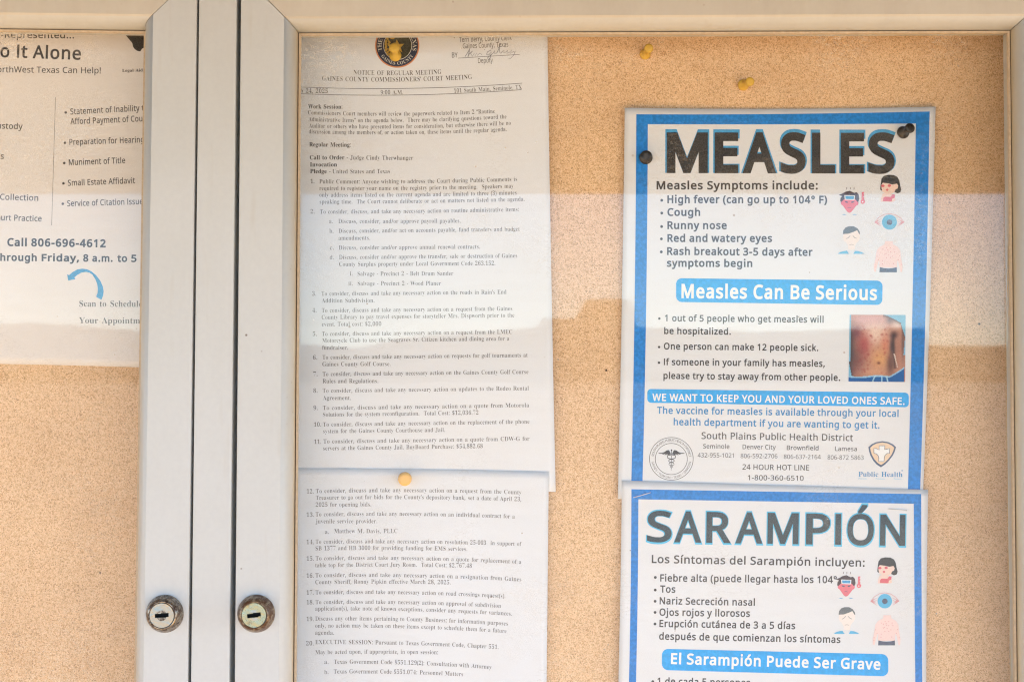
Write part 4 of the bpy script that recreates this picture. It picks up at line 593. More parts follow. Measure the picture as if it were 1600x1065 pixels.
def glyph(font, weight, ch):
    """Triangulated outline of one character, emboldened by weight (em units; negative thins the stems)."""
    key = (font, weight, ch)
    if key in _cache:
        return _cache[key]
    adv, cons = FONT[font][ch]
    w = weight
    if font == 'serif' and ch in '.,:;()-&!$/°§•’“”' and weight < 0.01:
        w = 0.0
    if w and cons:
        sg = 1.0 if area(max(cons, key=lambda q: abs(area(q)))) > 0 else -1.0
        new = []
        for q in cons:
            n = len(q); r = []
            for i in range(n):
                a, b, c = q[i - 1], q[i], q[(i + 1) % n]
                e1 = Vector((b[0] - a[0], b[1] - a[1])); e2 = Vector((c[0] - b[0], c[1] - b[1]))
                if e1.length < 1e-9 or e2.length < 1e-9:
                    r.append(b); continue
                n1 = Vector((e1.y, -e1.x)).normalized() * sg; n2 = Vector((e2.y, -e2.x)).normalized() * sg
                m = n1 + n2
                m = m / max(0.5, m.length_squared / 2) if m.length > 1e-6 else n1
                ky = 1.0 if w > 0 else 0.1
                r.append((b[0] + m.x * w, b[1] + m.y * w * ky))
            new.append(r)
        if w > 0.012 and ch in 'ij':            # keep the dot clear of the thickened stem
            new = [[(x, y + w * 1.3) for x, y in q] if min(y for _, y in q) > 0.43 else q for q in new]
        cons = new
        adv += 2 * w if w > 0 else 0
        if w > 0:
            cons = [[(x + w, y) for x, y in q] for q in cons]
    pts, tris = fill(cons)
    xs = [p[0] for p in pts] or [0.0]
    _cache[key] = (adv, pts, tris, min(xs), max(xs))
    return _cache[key]


def fill(loops):
    """Triangulate closed loops (holes run the other way round); returns (points, triangles)."""
    pts, edges, seen = [], [], set()
    for q in loops:
        r = []
        for p in q:
            if not r or (Vector(p) - Vector(r[-1])).length > 1e-6: r.append(p)
        if len(r) > 1 and (Vector(r[0]) - Vector(r[-1])).length < 1e-6: r.pop()
        n = len(pts)
        pts += r
        edges += [(n + i, n + (i + 1) % len(r)) for i in range(len(r))]
    co, _, faces, _, _, _ = delaunay_2d_cdt([Vector(p) for p in pts], edges, [], 2, 1e-7)
    out = []
    for f in faces:
        cx = sum(co[i].x for i in f) / len(f); cy = sum(co[i].y for i in f) / len(f)
        wind = 0
        for a, b in edges:
            (x1, y1), (x2, y2) = pts[a], pts[b]
            if (y1 > cy) != (y2 > cy) and cx < (x2 - x1) * (cy - y1) / (y2 - y1) + x1:
                wind += 1 if y2 > y1 else -1
        if wind: out.append(tuple(f))
    return [(v.x, v.y) for v in co], out


class Sheet:
    """A sheet of paper given by its four edges in photo pixels and a bulge h(px, py) in metres off the cork."""

    def __init__(self, left, right, top, bottom, h):
        self.left, self.right, self.top, self.bottom, self.h = left, right, top, bottom, h

    def pos(self, px, py, layer=0.0):
        return at(px, py, CORK - self.h(px, py) - layer * 9e-5)

    def build(self, name, mat, nu=48, nv=48):
        L, Rr, T, B = self.left, self.right, self.top, self.bottom
        V, F = [], []
        for k in (0, -1.6):
            for j in range(nv + 1):
                t = j / nv
                for i in range(nu + 1):
                    s = i / nu
                    y = T(s) * (1 - t) + B(s) * t
                    x = L(t) * (1 - s) + Rr(t) * s
                    V.append(self.pos(x, y, k))
        W = nu + 1; N = W * (nv + 1)
        for j in range(nv):
            for i in range(nu):
                a = j * W + i
                F.append((a, a + W, a + W + 1, a + 1))
                F.append((N + a, N + a + 1, N + a + W + 1, N + a + W))
        ring = [i for i in range(nu)] + [j * W + nu for j in range(nv)] + [nv * W + i for i in range(nu, 0, -1)] + [j * W for j in range(nv, 0, -1)]
        for a, b in zip(ring, ring[1:] + ring[:1]):
            F.append((a, b, N + b, N + a))
        self.obj = mesh_obj(name, V, F, mat, smooth=True)
        return self.obj

    def part(self, layer):
        return Print(self, layer)


class Print:
    """Collects printed shapes that lie on a sheet and links them as one mesh."""

    def __init__(self, sheet, layer):
        self.s, self.layer, self.V, self.F = sheet, layer, [], []
        self.k = 0

    def _add(self, pts, faces, bump=True):
        n = len(self.V)
        lay = self.layer + (0.04 * (self.k % 12) if bump else 0)
        self.k += 1
        self.V += [self.s.pos(x, y, lay) for x, y in pts]
        self.F += [tuple(i + n for i in f) for f in faces]

    def poly(self, *loops):
        pts, tris = fill(loops)
        self._add(pts, tris)
        return self

    def ring(self, cx, cy, r0, r1, n=72, ky=1.0):
        o = [(cx + r1 * math.cos(a), cy + r1 * ky * math.sin(a)) for a in [2 * math.pi * i / n for i in range(n)]]
        q = [(cx + r0 * math.cos(a), cy + r0 * ky * math.sin(a)) for a in [2 * math.pi * i / n for i in range(n)]]
        self._add(o + q, [(i, (i + 1) % n, n + (i + 1) % n, n + i) for i in range(n)])
        return self

    def disc(self, cx, cy, rx, ry=None, n=28, rot=0.0):
        ry = ry or rx
        c, s = math.cos(rot), math.sin(rot)
        nr = 5 if rx > 8 else 1
        pts, F = [(cx, cy)], []
        for k in range(1, nr + 1):
            for i in range(n):
                a = 2 * math.pi * i / n
                x, y = rx * k / nr * math.cos(a), ry * k / nr * math.sin(a)
                pts.append((cx + x * c - y * s, cy + x * s + y * c))
        for i in range(n):
            j = (i + 1) % n
            F.append((0, 1 + i, 1 + j))
            for k in range(nr - 1):
                F.append((1 + k * n + i, 1 + (k + 1) * n + i, 1 + (k + 1) * n + j, 1 + k * n + j))
        self._add(pts, F)
        return self

    def patch(self, top, bot, n=40, m=6):
        """Filled area between two curves given as functions of s in 0..1 -> (px, py)."""
        pts, F = [], []
        for i in range(n + 1):
            a, b = top(i / n), bot(i / n)
            for j in range(m + 1):
                t = j / m
                pts.append((a[0] + (b[0] - a[0]) * t, a[1] + (b[1] - a[1]) * t))
        for i in range(n):
            for j in range(m):
                a = i * (m + 1) + j
                F.append((a, a + 1, a + m + 2, a + m + 1))
        self._add(pts, F)
        return self

    def banner(self, tl, tr, br, bl, rad):
        L = math.hypot(tr[0] - tl[0], tr[1] - tl[1])
        ss = [rad / L * (1 - math.cos(math.pi / 2 * i / 7)) for i in range(8)]
        ss = ss + [rad / L + (1 - 2 * rad / L) * i / 30 for i in range(1, 30)] + [1 - q for q in reversed(ss)]

        def inset(s):
            d = min(s, 1 - s) * L
            return rad - math.sqrt(max(0, rad * rad - (rad - d) ** 2)) if d < rad else 0.0
        pts, F, m = [], [], 4
        for s in ss:
            a = (tl[0] + (tr[0] - tl[0]) * s, tl[1] + (tr[1] - tl[1]) * s + inset(s))
            b = (bl[0] + (br[0] - bl[0]) * s, bl[1] + (br[1] - bl[1]) * s - inset(s))
            for j in range(m + 1):
                t = j / m
                pts.append((a[0] + (b[0] - a[0]) * t, a[1] + (b[1] - a[1]) * t))
        for i in range(len(ss) - 1):
            for j in range(m):
                a = i * (m + 1) + j
                F.append((a, a + 1, a + m + 2, a + m + 1))
        self._add(pts, F)
        return self

    def ribbon(self, pts, w0, w1=None, closed=False):
        w1 = w0 if w1 is None else w1
        n = len(pts); P = []
        for i, p in enumerate(pts):
            a = pts[i - 1] if (i or closed) else p
            b = pts[(i + 1) % n] if (i < n - 1 or closed) else p
            d = Vector((b[0] - a[0], b[1] - a[1]))
            d = d.normalized() if d.length else Vector((1, 0))
            w = (w0 + (w1 - w0) * i / max(1, n - 1)) / 2
            P += [(p[0] - d.y * w, p[1] + d.x * w), (p[0] + d.y * w, p[1] - d.x * w)]
        m = n if closed else n - 1
        self._add(P, [(2 * i, 2 * i + 1, (2 * i + 3) % (2 * n), (2 * i + 2) % (2 * n)) for i in range(m)])
        return self

    def line(self, p, q, w=0.8, sag=0.0, n=24):
        return self.ribbon([(p[0] + (q[0] - p[0]) * i / n, p[1] + (q[1] - p[1]) * i / n + sag * 4 * (i / n) * (1 - i / n)) for i in range(n + 1)], w)

    def text(self, s, x0, y0, x1, y1, cap, font='sans', w=0.0, sag=0.0, fit='space'):
        sc = cap / CAPU[font]
        pen, items = 0.0, []
        for ch in s:
            if ch == ' ':
                items.append(None); pen += 0.25 if font == 'serif' else 0.24
                continue
            g = glyph(font, w, ch)
            items.append((pen, g)); pen += g[0]
        real = [q for q in items if q]
        lo = real[0][0] + real[0][1][3]
        hi = real[-1][0] + real[-1][1][4]
        T = math.hypot(x1 - x0, y1 - y0)
        W = (hi - lo) * sc
        r = T / W
        nsp = s.count(' ')
        gs = r
        if fit == 'space' and nsp:
            gs = min(1.10, max(0.90, r))
            if T < W * gs: gs = r
        extra = (T - W * gs) / nsp if nsp and gs != r else 0.0
        ux, uy = (x1 - x0) / T, (y1 - y0) / T
        k = 0
        for q in items:
            if q is None:
                k += 1
                continue
            px, g = q
            pts = []
            for gx, gy in g[1]:
                u = (px + gx - lo) * sc * gs + extra * k
                v = gy * sc
                t = u / T
                slope = sag * 4 * (1 - 2 * t) / T
                pts.append((x0 + u * ux + v * (uy + slope), y0 + u * uy - v * ux + sag * 4 * t * (1 - t)))
            self._add(pts, g[2], False)
        return self

    def arc_text(self, s, cx, cy, r, a0, a1, cap, font='sans', w=0.0, inside=False):
        """Text on a circle; a0..a1 in degrees clockwise from the top. inside=True: letters stand with feet outwards (bottom arc)."""
        sc = cap / CAPU[font]
        pen, items = 0.0, []
        for ch in s:
            if ch == ' ':
                pen += 0.25; continue
            g = glyph(font, w, ch)
            items.append((pen, g)); pen += g[0]
        for px, g in items:
            mid = px + g[0] / 2
            a = R(a0 + (a1 - a0) * mid / pen)
            pts = []
            for gx, gy in g[1]:
                u, v = (gx - g[0] / 2) * sc, gy * sc
                if inside:
                    rr = r - v; ca = a - u / r
                else:
                    rr = r + v; ca = a + u / r
                pts.append((cx + rr * math.sin(ca), cy - rr * math.cos(ca)))
            self._add(pts, g[2], False)
        return self

    def done(self, name, mat, parent, label=None):
        o = mesh_obj(name, self.V, self.F, mat, parent)
        if label: o['label'] = label
        return o


def zoom(ox, oy, s):
    return lambda x, y: (ox + x / s, oy + y / s)


def quad(a, b, c):
    """Quadratic through a at 0, b at 0.5, c at 1."""
    return lambda t: a * (1 - t) * (1 - 2 * t) + b * 4 * t * (1 - t) + c * t * (2 * t - 1)

CORK = 0.060            # depth of the cork face behind the door faces
ZB = 0.98               # height of the lower inner edge of the doors

# ------------------------------------------------------------------ the setting: ground, porch, added bounce floor, mirrored skyline
g = NT('pale_ground').set(Roughness=0.9)
gn = g.noise(0.8, 6, 0.6)
g.color(g.ramp(gn.outputs['Fac'], [(0.3, (0.20, 0.19, 0.175)), (0.7, (0.26, 0.247, 0.228))]))
tag(mesh_obj('ground', [(-500, -800, 0), (500, -800, 0), (500, 60, 0), (-500, 60, 0)], [(0, 1, 2, 3)], g.m), kind='structure')
wk = NT('bounce_floor_tan').set(Roughness=0.85)
wkn = wk.noise(6, 5, 0.6)
wk.color(wk.ramp(wkn.outputs['Fac'], [(0.3, (0.43, 0.255, 0.095)), (0.7, (0.53, 0.32, 0.13))]))
tag(mesh_obj('added_bounce_floor', [(-30, -3.2, 0.004), (30, -3.2, 0.004), (30, 0.092, 0.004), (-30, 0.092, 0.004)], [(0, 1, 2, 3)], wk.m), kind='structure')  # out of view, added to bounce warm light up at the case
PD, PH = 1.5, 1.847      # how far the porch reaches out and how low its edge hangs
pv, pf = join_geo([box_geo(-4.5, 4.5, -PD, 0.0915, 2.62, 2.74), box_geo(-4.5, 4.5, -PD - 0.12, -PD, PH, 2.80)])
pm = NT('porch_boards').set(Roughness=0.8)
pn = pm.noise(3, 4, 0.6, pm.mapping((1, 9, 1)))
pm.color(pm.ramp(pn.outputs['Fac'], [(0.3, (0.065, 0.042, 0.025)), (0.7, (0.10, 0.068, 0.042))]))
tag(mesh_obj('porch_ceiling', pv, pf, pm.m), kind='structure')
wm = NT('tan_stucco').set(Roughness=0.9)
wnz = wm.noise(40, 5, 0.65)
wm.color(wm.ramp(wnz.outputs['Fac'], [(0.3, (0.42, 0.34, 0.25)), (0.7, (0.50, 0.41, 0.31))]))
wm.bump(wnz.outputs['Fac'], 0.4, 0.004)
v, f = box_geo(-4.5, 4.5, 0.092, 0.30, 0.0, 2.62)
tag(mesh_obj('wall', v, f, wm.m), kind='structure')
SKYLINE = [(-2500, 520), (-300, 528), (60, 505), (240, 520), (560, 545), (640, 528), (815, 515), (840, 512), (846, 498), (900, 500), (912, 470), (985, 470), (992, 512), (1180, 520), (1436, 513), (1442, 541), (1640, 541), (2100, 515), (4000, 520)]  # unseen far roofline, shaped for its reflection in the panes
hv, hf, cols = [], [], []
px_ = -2500
while px_ <= 4000:
    cols.append(px_); px_ += 6
for q in cols:
    for (xa, ya), (xb, yb_) in zip(SKYLINE, SKYLINE[1:]):
        if xa <= q <= xb:
            yy = ya + (yb_ - ya) * (q - xa) / (xb - xa)
    x = (q - 800) / FPX * 61
    z = CAM.z + 61 * math.tan(PITCH + math.atan((532.5 - yy) / FPX)) + random.uniform(-0.03, 0.03)
    hv += [(x, -14, -0.05), (x, -30, 1.0), (x, -58.8, 2.3), (x, -59, z), (x, -66, z - 0.2), (x, -90, -0.2)]
for i in range(len(cols) - 1):
    for j in range(5):
        q = i * 6 + j
        hf.append((q, q + 1, q + 7, q + 6))
tag(mesh_obj('reflected_skyline', hv, hf, g.m), kind='structure')

# ------------------------------------------------------------------ the display case
case = link(bpy.data.objects.new('display_case', None))
case.location = (0, 0, ZB - 0.06)
tag(case, 'white metal display case with two glazed doors and cork back', 'display case')


def part(name, V, F, mat, parent, smooth=False):
    o = mesh_obj(name, V, F, mat, None, smooth)
    o.parent = parent
    top = parent
    loc = Vector((0, 0, 0))
    while top is not None:
        loc += top.location; top = top.parent
    o.location = -loc
    return o


def adopt(o, parent):
    o.parent = parent
    loc = Vector((0, 0, 0)); top = parent
    while top is not None:
        loc += top.location; top = top.parent
    o.location = o.location - loc
    return o


BEV, DEP, RAIL = 0.0066, 0.0125, 0.0387         # width and depth of the rounded inner edge, width of the door members


def member_profile():
    """(distance outward from the inner edge, depth) from the bead line to the outer edge."""
    pr = []
    for i in range(13):
        a = math.pi / 2 * i / 12
        pr.append((BEV - BEV * math.cos(a), DEP - DEP * math.sin(a)))
    pr.append((BEV + 0.0012, 0.0))
    r = 0.0011
    for i in range(7):
        a = math.pi / 2 * i / 6
        pr.append((RAIL - r + r * math.sin(a), r - r * math.cos(a)))
    pr.append((RAIL, 0.030))
    pr.append((0.0, 0.030))
    return pr


PROFILE = member_profile()


def frame_member(a, b, ua, ub, gap=0.00028):
    """Sweep the profile from corner a to corner b; ua, ub are the mitre directions (unit outward component)."""
    d = (b - a).normalized() * gap
    V = [a + d + ua * u + Vector((0, y - DEP, 0)) for u, y in PROFILE] + [b - d + ub * u + Vector((0, y - DEP, 0)) for u, y in PROFILE]
    n = len(PROFILE)
    F = [(i, (i + 1) % n, n + (i + 1) % n, n + i) for i in range(n)]
    F += [tuple(range(n - 1, -1, -1)), tuple(range(n, 2 * n))]
    return V, F


def corner_dirs(P):
    """Mitre direction at each corner of the loop P (clockwise from the top left, seen from the front)."""
    out = []
    for i in range(4):
        p, q, r = P[i - 1], P[i], P[(i + 1) % 4]
        d1 = (q - p).normalized(); d2 = (r - q).normalized()
        n1 = Vector((-d1.z, 0, d1.x)); n2 = Vector((-d2.z, 0, d2.x))
        m = (n1 + n2)
        out.append(m / (m.length_squared / 2))
    return out


def extend_down(p, q):
    """Continue the edge p -> q (world points) down to the height of the lower inner edge."""
    t = (ZB - p.z) / (q.z - p.z)
    return p + (q - p) * t


def make_door(tl, tr, bl, br, label, lock_px, metal, plug_mat, slot_rot):
    P = [tl, tr, br, bl]
    D = corner_dirs(P)
    geo = [frame_member(P[i], P[(i + 1) % 4], D[i], D[(i + 1) % 4]) for i in range(4)]
    Vv, Ff = join_geo(geo)
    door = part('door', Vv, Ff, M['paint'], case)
    door['label'] = label
    fix_normals(door)
    for p in door.data.polygons:
        if p.index % (len(PROFILE) + 2) < 13: p.use_smooth = True
    ca = door.data.color_attributes.new('wear_and_warm_light', 'FLOAT_COLOR', 'POINT')
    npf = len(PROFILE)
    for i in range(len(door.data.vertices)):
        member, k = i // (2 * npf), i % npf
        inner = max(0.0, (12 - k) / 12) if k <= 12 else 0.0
        w = inner ** 1.6 * 0.9 if member in (1, 3) else 0.12 + 0.30 * (k >= 12)  # stile bevels turn tan inwards; rails take the painted warm light
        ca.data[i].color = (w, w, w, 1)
    # glazing bead: a thin inner lip and the dark seam in front of it
    def strip(o0, o1, y0, y1):
        inn = [P[i] - D[i] * o0 for i in range(4)]; out = [P[i] - D[i] * o1 for i in range(4)]
        V = []
        for yy in (y0, y1):
            V += [p + Vector((0, yy - DEP, 0)) for p in inn] + [p + Vector((0, yy - DEP, 0)) for p in out]
        F = []
        for i in range(4):
            j = (i + 1) % 4
            F += [(i, j, 4 + j, 4 + i), (8 + i, 12 + i, 12 + j, 8 + j), (i, 8 + i, 8 + j, j), (4 + i, 4 + j, 12 + j, 12 + i)]
        return V, F
    Vv, Ff = strip(-0.0003, 0.0008, DEP + 0.0022, DEP + 0.004)
    sm = part('rubber_seal', Vv, Ff, M['seal'], door); fix_normals(sm)
    Vv, Ff = strip(0.0008, 0.0022, DEP + 0.0012, DEP + 0.004)
    gb = part('glazing_bead', Vv, Ff, M['bead'], door); fix_normals(gb)
    yg = DEP + 0.0042
    gp = [P[i] + D[i] * 0.004 for i in range(4)]
    V = [p + Vector((0, yg - DEP, 0)) for p in gp] + [p + Vector((0, yg + 0.004 - DEP, 0)) for p in gp]
    F = [(0, 1, 2, 3), (4, 7, 6, 5)] + [(i, 4 + i, 4 + (i + 1) % 4, (i + 1) % 4) for i in range(4)]
    part('glass_pane', V, F, M['glass'], door)
    # cam lock: domed collar, plug with a key slot
    if lock_px:
        c = at(lock_px[0], lock_px[1], 0.0)
        prof = [(0.0131, -0.0001), (0.0131, -0.0012), (0.0126, -0.0022), (0.0122, -0.0040), (0.0115, -0.0062), (0.0105, -0.0080), (0.0096, -0.0090), (0.0089, -0.0092), (0.0087, -0.0084), (0.0086, -0.0070)]
        n = 64
        V = [(c.x + r * math.cos(2 * math.pi * i / n), y, c.z + r * math.sin(2 * math.pi * i / n)) for r, y in prof for i in range(n)]
        F = [(k * n + i, k * n + (i + 1) % n, (k + 1) * n + (i + 1) % n, (k + 1) * n + i) for k in range(len(prof) - 1) for i in range(n)]
        lc = part('lock_collar', V, F, metal, door, True); fix_normals(lc)
        # plug face with a rectangular slot cut through it
        n = 48
        rad = 0.0084
        outer = [(rad * math.cos(2 * math.pi * i / n), rad * math.sin(2 * math.pi * i / n)) for i in range(n)]
        ca, sa = math.cos(slot_rot), math.sin(slot_rot)
        slot = [(x * ca - z * sa, x * sa + z * ca) for x, z in [(-0.0047, -0.0015), (-0.0047, 0.0013), (-0.0008, 0.0013), (-0.0004, 0.0017), (0.0048, 0.0017), (0.0048, -0.0011), (0.0030, -0.0011), (0.0030, -0.0015)]]
        fpts, tri = fill([outer, slot])
        yf = -0.0094
        V = [(c.x + x, yf, c.z + z) for x, z in outer + slot]
        F = [tuple(t) for t in tri] if len(fpts) == n + len(slot) else []
        b = len(V)
        V += [(c.x + x, -0.006, c.z + z) for x, z in outer]
        F += [(i, (i + 1) % n, b + (i + 1) % n, b + i) for i in range(n)]
        b2 = len(V); ns = len(slot)
        V += [(c.x + x, -0.003, c.z + z) for x, z in slot]
        F += [(n + i, n + (i + 1) % ns, b2 + (i + 1) % ns, b2 + i) for i in range(ns)]
        pl = part('lock_plug', V, F, plug_mat, door); fix_normals(pl)
        # keyway: the dark bottom and walls of the slot, and the round key guide behind it
        V, F = [], []
        sl2 = [(x * 0.985, z * 0.97) for x, z in slot]
        V += [(c.x + x, -0.0088, c.z + z) for x, z in sl2] + [(c.x + x, -0.0031, c.z + z) for x, z in sl2]
        F += [(i, (i + 1) % ns, ns + (i + 1) % ns, ns + i) for i in range(ns)] + [tuple(range(ns, 2 * ns))]
        part('keyway', V, F, M['dark'], door)
        V, F = [], []
        for sgn in (1, -1):
            arc = [R(18 + 144 * i / 12) for i in range(13)]
            b = len(V)
            pts = [(0.0034 * math.cos(a), sgn * 0.0034 * math.sin(a) + (0.0002 if sgn > 0 else -0.0003)) for a in arc]
            base = [(0.0031 * (1 - 2 * i / 12), sgn * (0.0018 if sgn > 0 else 0.0017)) for i in range(13)]
            for yy in (yf - 0.0002,):
                V += [(c.x + x * ca - z * sa, yy, c.z + x * sa + z * ca) for x, z in pts + base]
            F += [(b + i, b + i + 1, b + 14 + i, b + 13 + i) for i in range(12)]
        part('key_guide', V, F, M['lock_rusty'] if metal is M['lock_rusty'] else M['plug'], door)
    return door


yD = DEP
# inner corners, measured where the rounded edge meets the glazing bead
r_tl, r_tr = at(465, 50, yD), at(1580.5, 46, yD)
r_bl, r_br = extend_down(r_tl, at(457.5, 1065, yD)), extend_down(r_tr, at(1591.5, 1065, yD))
l_tr = at(229, 46.5, yD)
l_br = extend_down(l_tr, at(214, 1065, yD))
l_tl = at(229 - 1118, 33, yD)
l_bl = extend_down(l_tl, at(214 - 1132, 1065, yD))
make_door(l_tl, l_tr, l_bl, l_br, 'left glazed door over the legal help flyer, lock only lightly tarnished', (257.8, 957.8), M['lock_rusty'], M['plug'], R(1.5))
make_door(r_tl, r_tr, r_bl, r_br, 'right glazed door over the agenda and posters, lock ringed with rust', (400.5, 957.5), M['lock_rustier'], M['plug_green'], R(-6) * -1)

# centre post between the doors
mt, mb_ = (at(310.9, -110, 0), at(369.9, -110, 0)), (at(298.1, 1065, 0), at(358.3, 1065, 0))
ml = extend_down(at(310.9, 0, 0), mb_[0]); mr = extend_down(at(369.7, 0, 0), mb_[1])
zt = mt[0].z
tl_ = at(310.9, 0, 0); tr_ = at(369.7, 0, 0)
up = lambda p, q: q + (q - p) * ((zt - q.z) / (q.z - p.z))
ptl, ptr = up(ml, tl_), up(mr, tr_)
dz = Vector((0, 0, -0.06))
ml2, mr2 = ml + (ml - tl_).normalized() * 0.05, mr + (mr - tr_).normalized() * 0.05
V = []
for A, B in ((ptl, ptr), (ml2, mr2)):
    ring = [Vector((A.x + o, y, A.z)) for o, y in [(0.0, 0.0595), (0.0, 0.0008), (0.0003, 0.0002), (0.0009, 0.0)]]
    ring += [Vector((B.x - o, y, B.z)) for o, y in [(0.0009, 0.0), (0.0003, 0.0002), (0.0, 0.0008), (0.0, 0.0595)]]
    V += ring
F = [(i, (i + 1) % 8, 8 + (i + 1) % 8, 8 + i) for i in range(8)] + [tuple(range(8)), tuple(range(15, 7, -1))]
post = part('centre_post', V, F, M['paint'], case); fix_normals(post)

# cabinet shell: jambs, head and sill behind the doors, back board
xl, xr = l_tl.x - RAIL - 0.004, r_tr.x + RAIL + 0.012
zt_in, zb_in = r_tl.z + RAIL - 0.006, ZB - RAIL + 0.006
shell = [box_geo(xl - 0.03, xr + 0.03, 0.032, 0.0915, zt_in, zt_in + 0.06), box_geo(xl - 0.03, xr + 0.03, 0.032, 0.0915, zb_in - 0.06, zb_in),
         box_geo(xl - 0.03, xl, 0.032, 0.0915, zb_in, zt_in), box_geo(xr, xr + 0.03, 0.032, 0.0915, zb_in, zt_in),
         box_geo(xl - 0.03, xr + 0.03, 0.0, 0.0315, zt_in + 0.0125, zt_in + 0.06), box_geo(xl, xr, 0.082, 0.0905, zb_in, zt_in)]
V, F = join_geo(shell)
part('cabinet_shell', V, F, M['paint'], case)
rx = r_br.x + 0.0135
V, F = join_geo([box_geo(xl + 0.001, rx, 0.0335, CORK - 0.0004, r_tl.z + 0.0125, zt_in - 0.001), box_geo(rx, xr - 0.001, 0.0335, CORK - 0.0004, zb_in + 0.001, zt_in - 0.001)])
part('added_shade_liner', V, F, M['shade_liner'], case)  # unseen dark boxes added to shade the cork along its top and right
for xa, xb in ((xl + 0.001, (ptl.x + ptr.x) / 2 - 0.0005), ((ptl.x + ptr.x) / 2 + 0.0005, xr - 0.001)):
    V, F = box_geo(xa, xb, CORK, 0.0815, zb_in + 0.001, zt_in - 0.001)
    part('cork_panel', V, F, M['cork'], case)
# a loose thread of sealant hanging down the right edge of the right pane
ys = 0.0235
pts = [at(x, y, ys) for x, y in [(1576, 372), (1575, 420), (1572.5, 500), (1571.5, 600), (1573, 700), (1575.5, 860), (1577.5, 960), (1579.5, 1065), (1581, 1130)]]
V, F = [], []
for p in pts:
    for k in range(6):
        a = math.pi / 3 * k
        V.append(p + Vector((0.00022 * math.cos(a), 0.00022 * math.sin(a), 0)))
for i in range(len(pts) - 1):
    for k in range(6):
        F.append((i * 6 + k, i * 6 + (k + 1) % 6, i * 6 + 6 + (k + 1) % 6, i * 6 + 6 + k))
part('sealant_thread', V, F, mat_plain('old_sealant', (0.55, 0.40, 0.20), 0.5), case)

# ------------------------------------------------------------------ legal help flyer (behind the left door)
fl = Sheet(quad(-166, -168, -170), quad(296, 294, 292), quad(-6, -2, 2), quad(566, 569.5, 576),
           lambda x, y: 0.0012 + 0.0022 * max(0, (x - 120) / 180) ** 2 + 0.0006 * math.sin(x * 0.012 + y * 0.007))
fo = fl.build('legal_help_flyer', M['cream'])
tag(fo, 'cream legal help flyer with grey text and a curved blue arrow', 'flyer', 'papers pinned to the cork')
L1, L2, L3 = zoom(0, 40, 6.658), zoom(0, 190, 6.658), zoom(0, 350, 6.658)
p = fl.part(1)
p.text('Self-Represented...', -27, 59, 115.6, 60.2, 10, w=0.012)
p.text("Go It Alone", -20, 88.5, 126.2, 93.4, 19.3, w=0.018)
p.text('NorthWest Texas Can Help!', -14, 113, 157.4, 115, 9.3, w=0.004)
p.done('headline_text', M['greytext'], fo)
p = fl.part(1)
p.text('Legal Aid of', 191, 112.8, 233, 111.8, 4.6, 'serif', 0.004)
p.done('emblem_text', M['greytext'], fo)
p = fl.part(1)
p.poly([L1(*q) for q in [(1240, 20), (1290, 80), (1310, 105), (1340, 142), (1375, 182), (1385, 225), (1402, 248), (1430, 266), (1460, 271), (1478, 242), (1500, 230), (1545, 212), (1610, 190), (1650, 120), (1650, 20)]])
p.done('state_map_emblem', M['toner'], fo)
p = fl.part(1)
for s, x0, y0, x1, y1 in [
        ('Statement of Inability to', 110, 179, 231, 172.8), ('Afford Payment of Court', 110, 194.4, 231.5, 189.3),
        ('Preparation for Hearings', 108.6, 226.6, 230.5, 222.2), ('Muniment of Title', 107.7, 258.2, 195.7, 255),
        ('Small Estate Affidavit', 106.2, 290.3, 211, 286.3), ('Service of Citation Issues', 105.1, 322.3, 228.5, 318.8)]:
    p.text(s, x0, y0, x1, y1, 9.0, w=0.011)
for x, y in [(102.7, 175.9), (101.5, 223.3), (100.3, 254.9), (99.1, 286.6), (98.1, 318.4)]:
    p.disc(x, y, 2.0)
p.done('service_list_text', M['ink_soft'], fo)
p = fl.part(1)
for s, x0, y0, x1, y1 in [('Custody', -13, 200.6, 35.3, 202.2), ('Wills', -22, 247.6, 6, 248.5), ('Debt Collection', -33, 311, 59.6, 313.8), ('Court Practice', -13, 343.8, 64.9, 346)]:
    p.text(s, x0, y0, x1, y1, 9.0, w=0.011)
p.done('practice_list_text', M['ink_soft'], fo)
p = fl.part(1)
p.line((86.7, 151.9), (80.7, 352), 0.55)
p.done('divider_line', M['ink_soft'], fo)
p = fl.part(1)
p.text('Call 806-696-4612', 11.3, 383.8, 165.2, 386, 11.3, w=0.034)
for s, x0, x1 in [('Monday through', -75, 57.4), ('Friday,', 65, 123.5), ('8', 129.9, 138), ('a.m.', 144, 176), ('to', 183.2, 198.6), ('5', 205, 213.3), ('p.m.', 220, 248)]:
    yy = lambda x: 407 + (x + 8) * 0.0085
    p.text(s, x0, yy(x0), x1, yy(x1), 10.4, w=0.032, fit='ink')
p.done('phone_text', M['greytext'], fo)
p = fl.part(1)
p.poly([L3(*q) for q in [(698, 522), (718, 532), (755, 500), (805, 472), (855, 464), (905, 470), (950, 492), (1000, 532), (1045, 592), (1070, 650), (1078, 700), (1072, 745), (1056, 786), (1030, 775), (1000, 755), (1015, 715), (1018, 670), (1010, 620), (990, 570), (960, 525), (930, 505), (895, 498), (850, 504), (805, 528), (772, 556), (785, 572), (745, 580), (710, 588)]])
p.done('curved_arrow', M['blue_mid'], fo)
p = fl.part(1)
p.text('Scan to Schedule', 123.9, 478.8, 222, 479.2, 9.4, 'serif', -0.008)
p.text('Your Appointment', 123.5, 504.8, 238, 505.4, 9.2, 'serif', -0.008)
p.done('appointment_text', M['ink_soft'], fo)

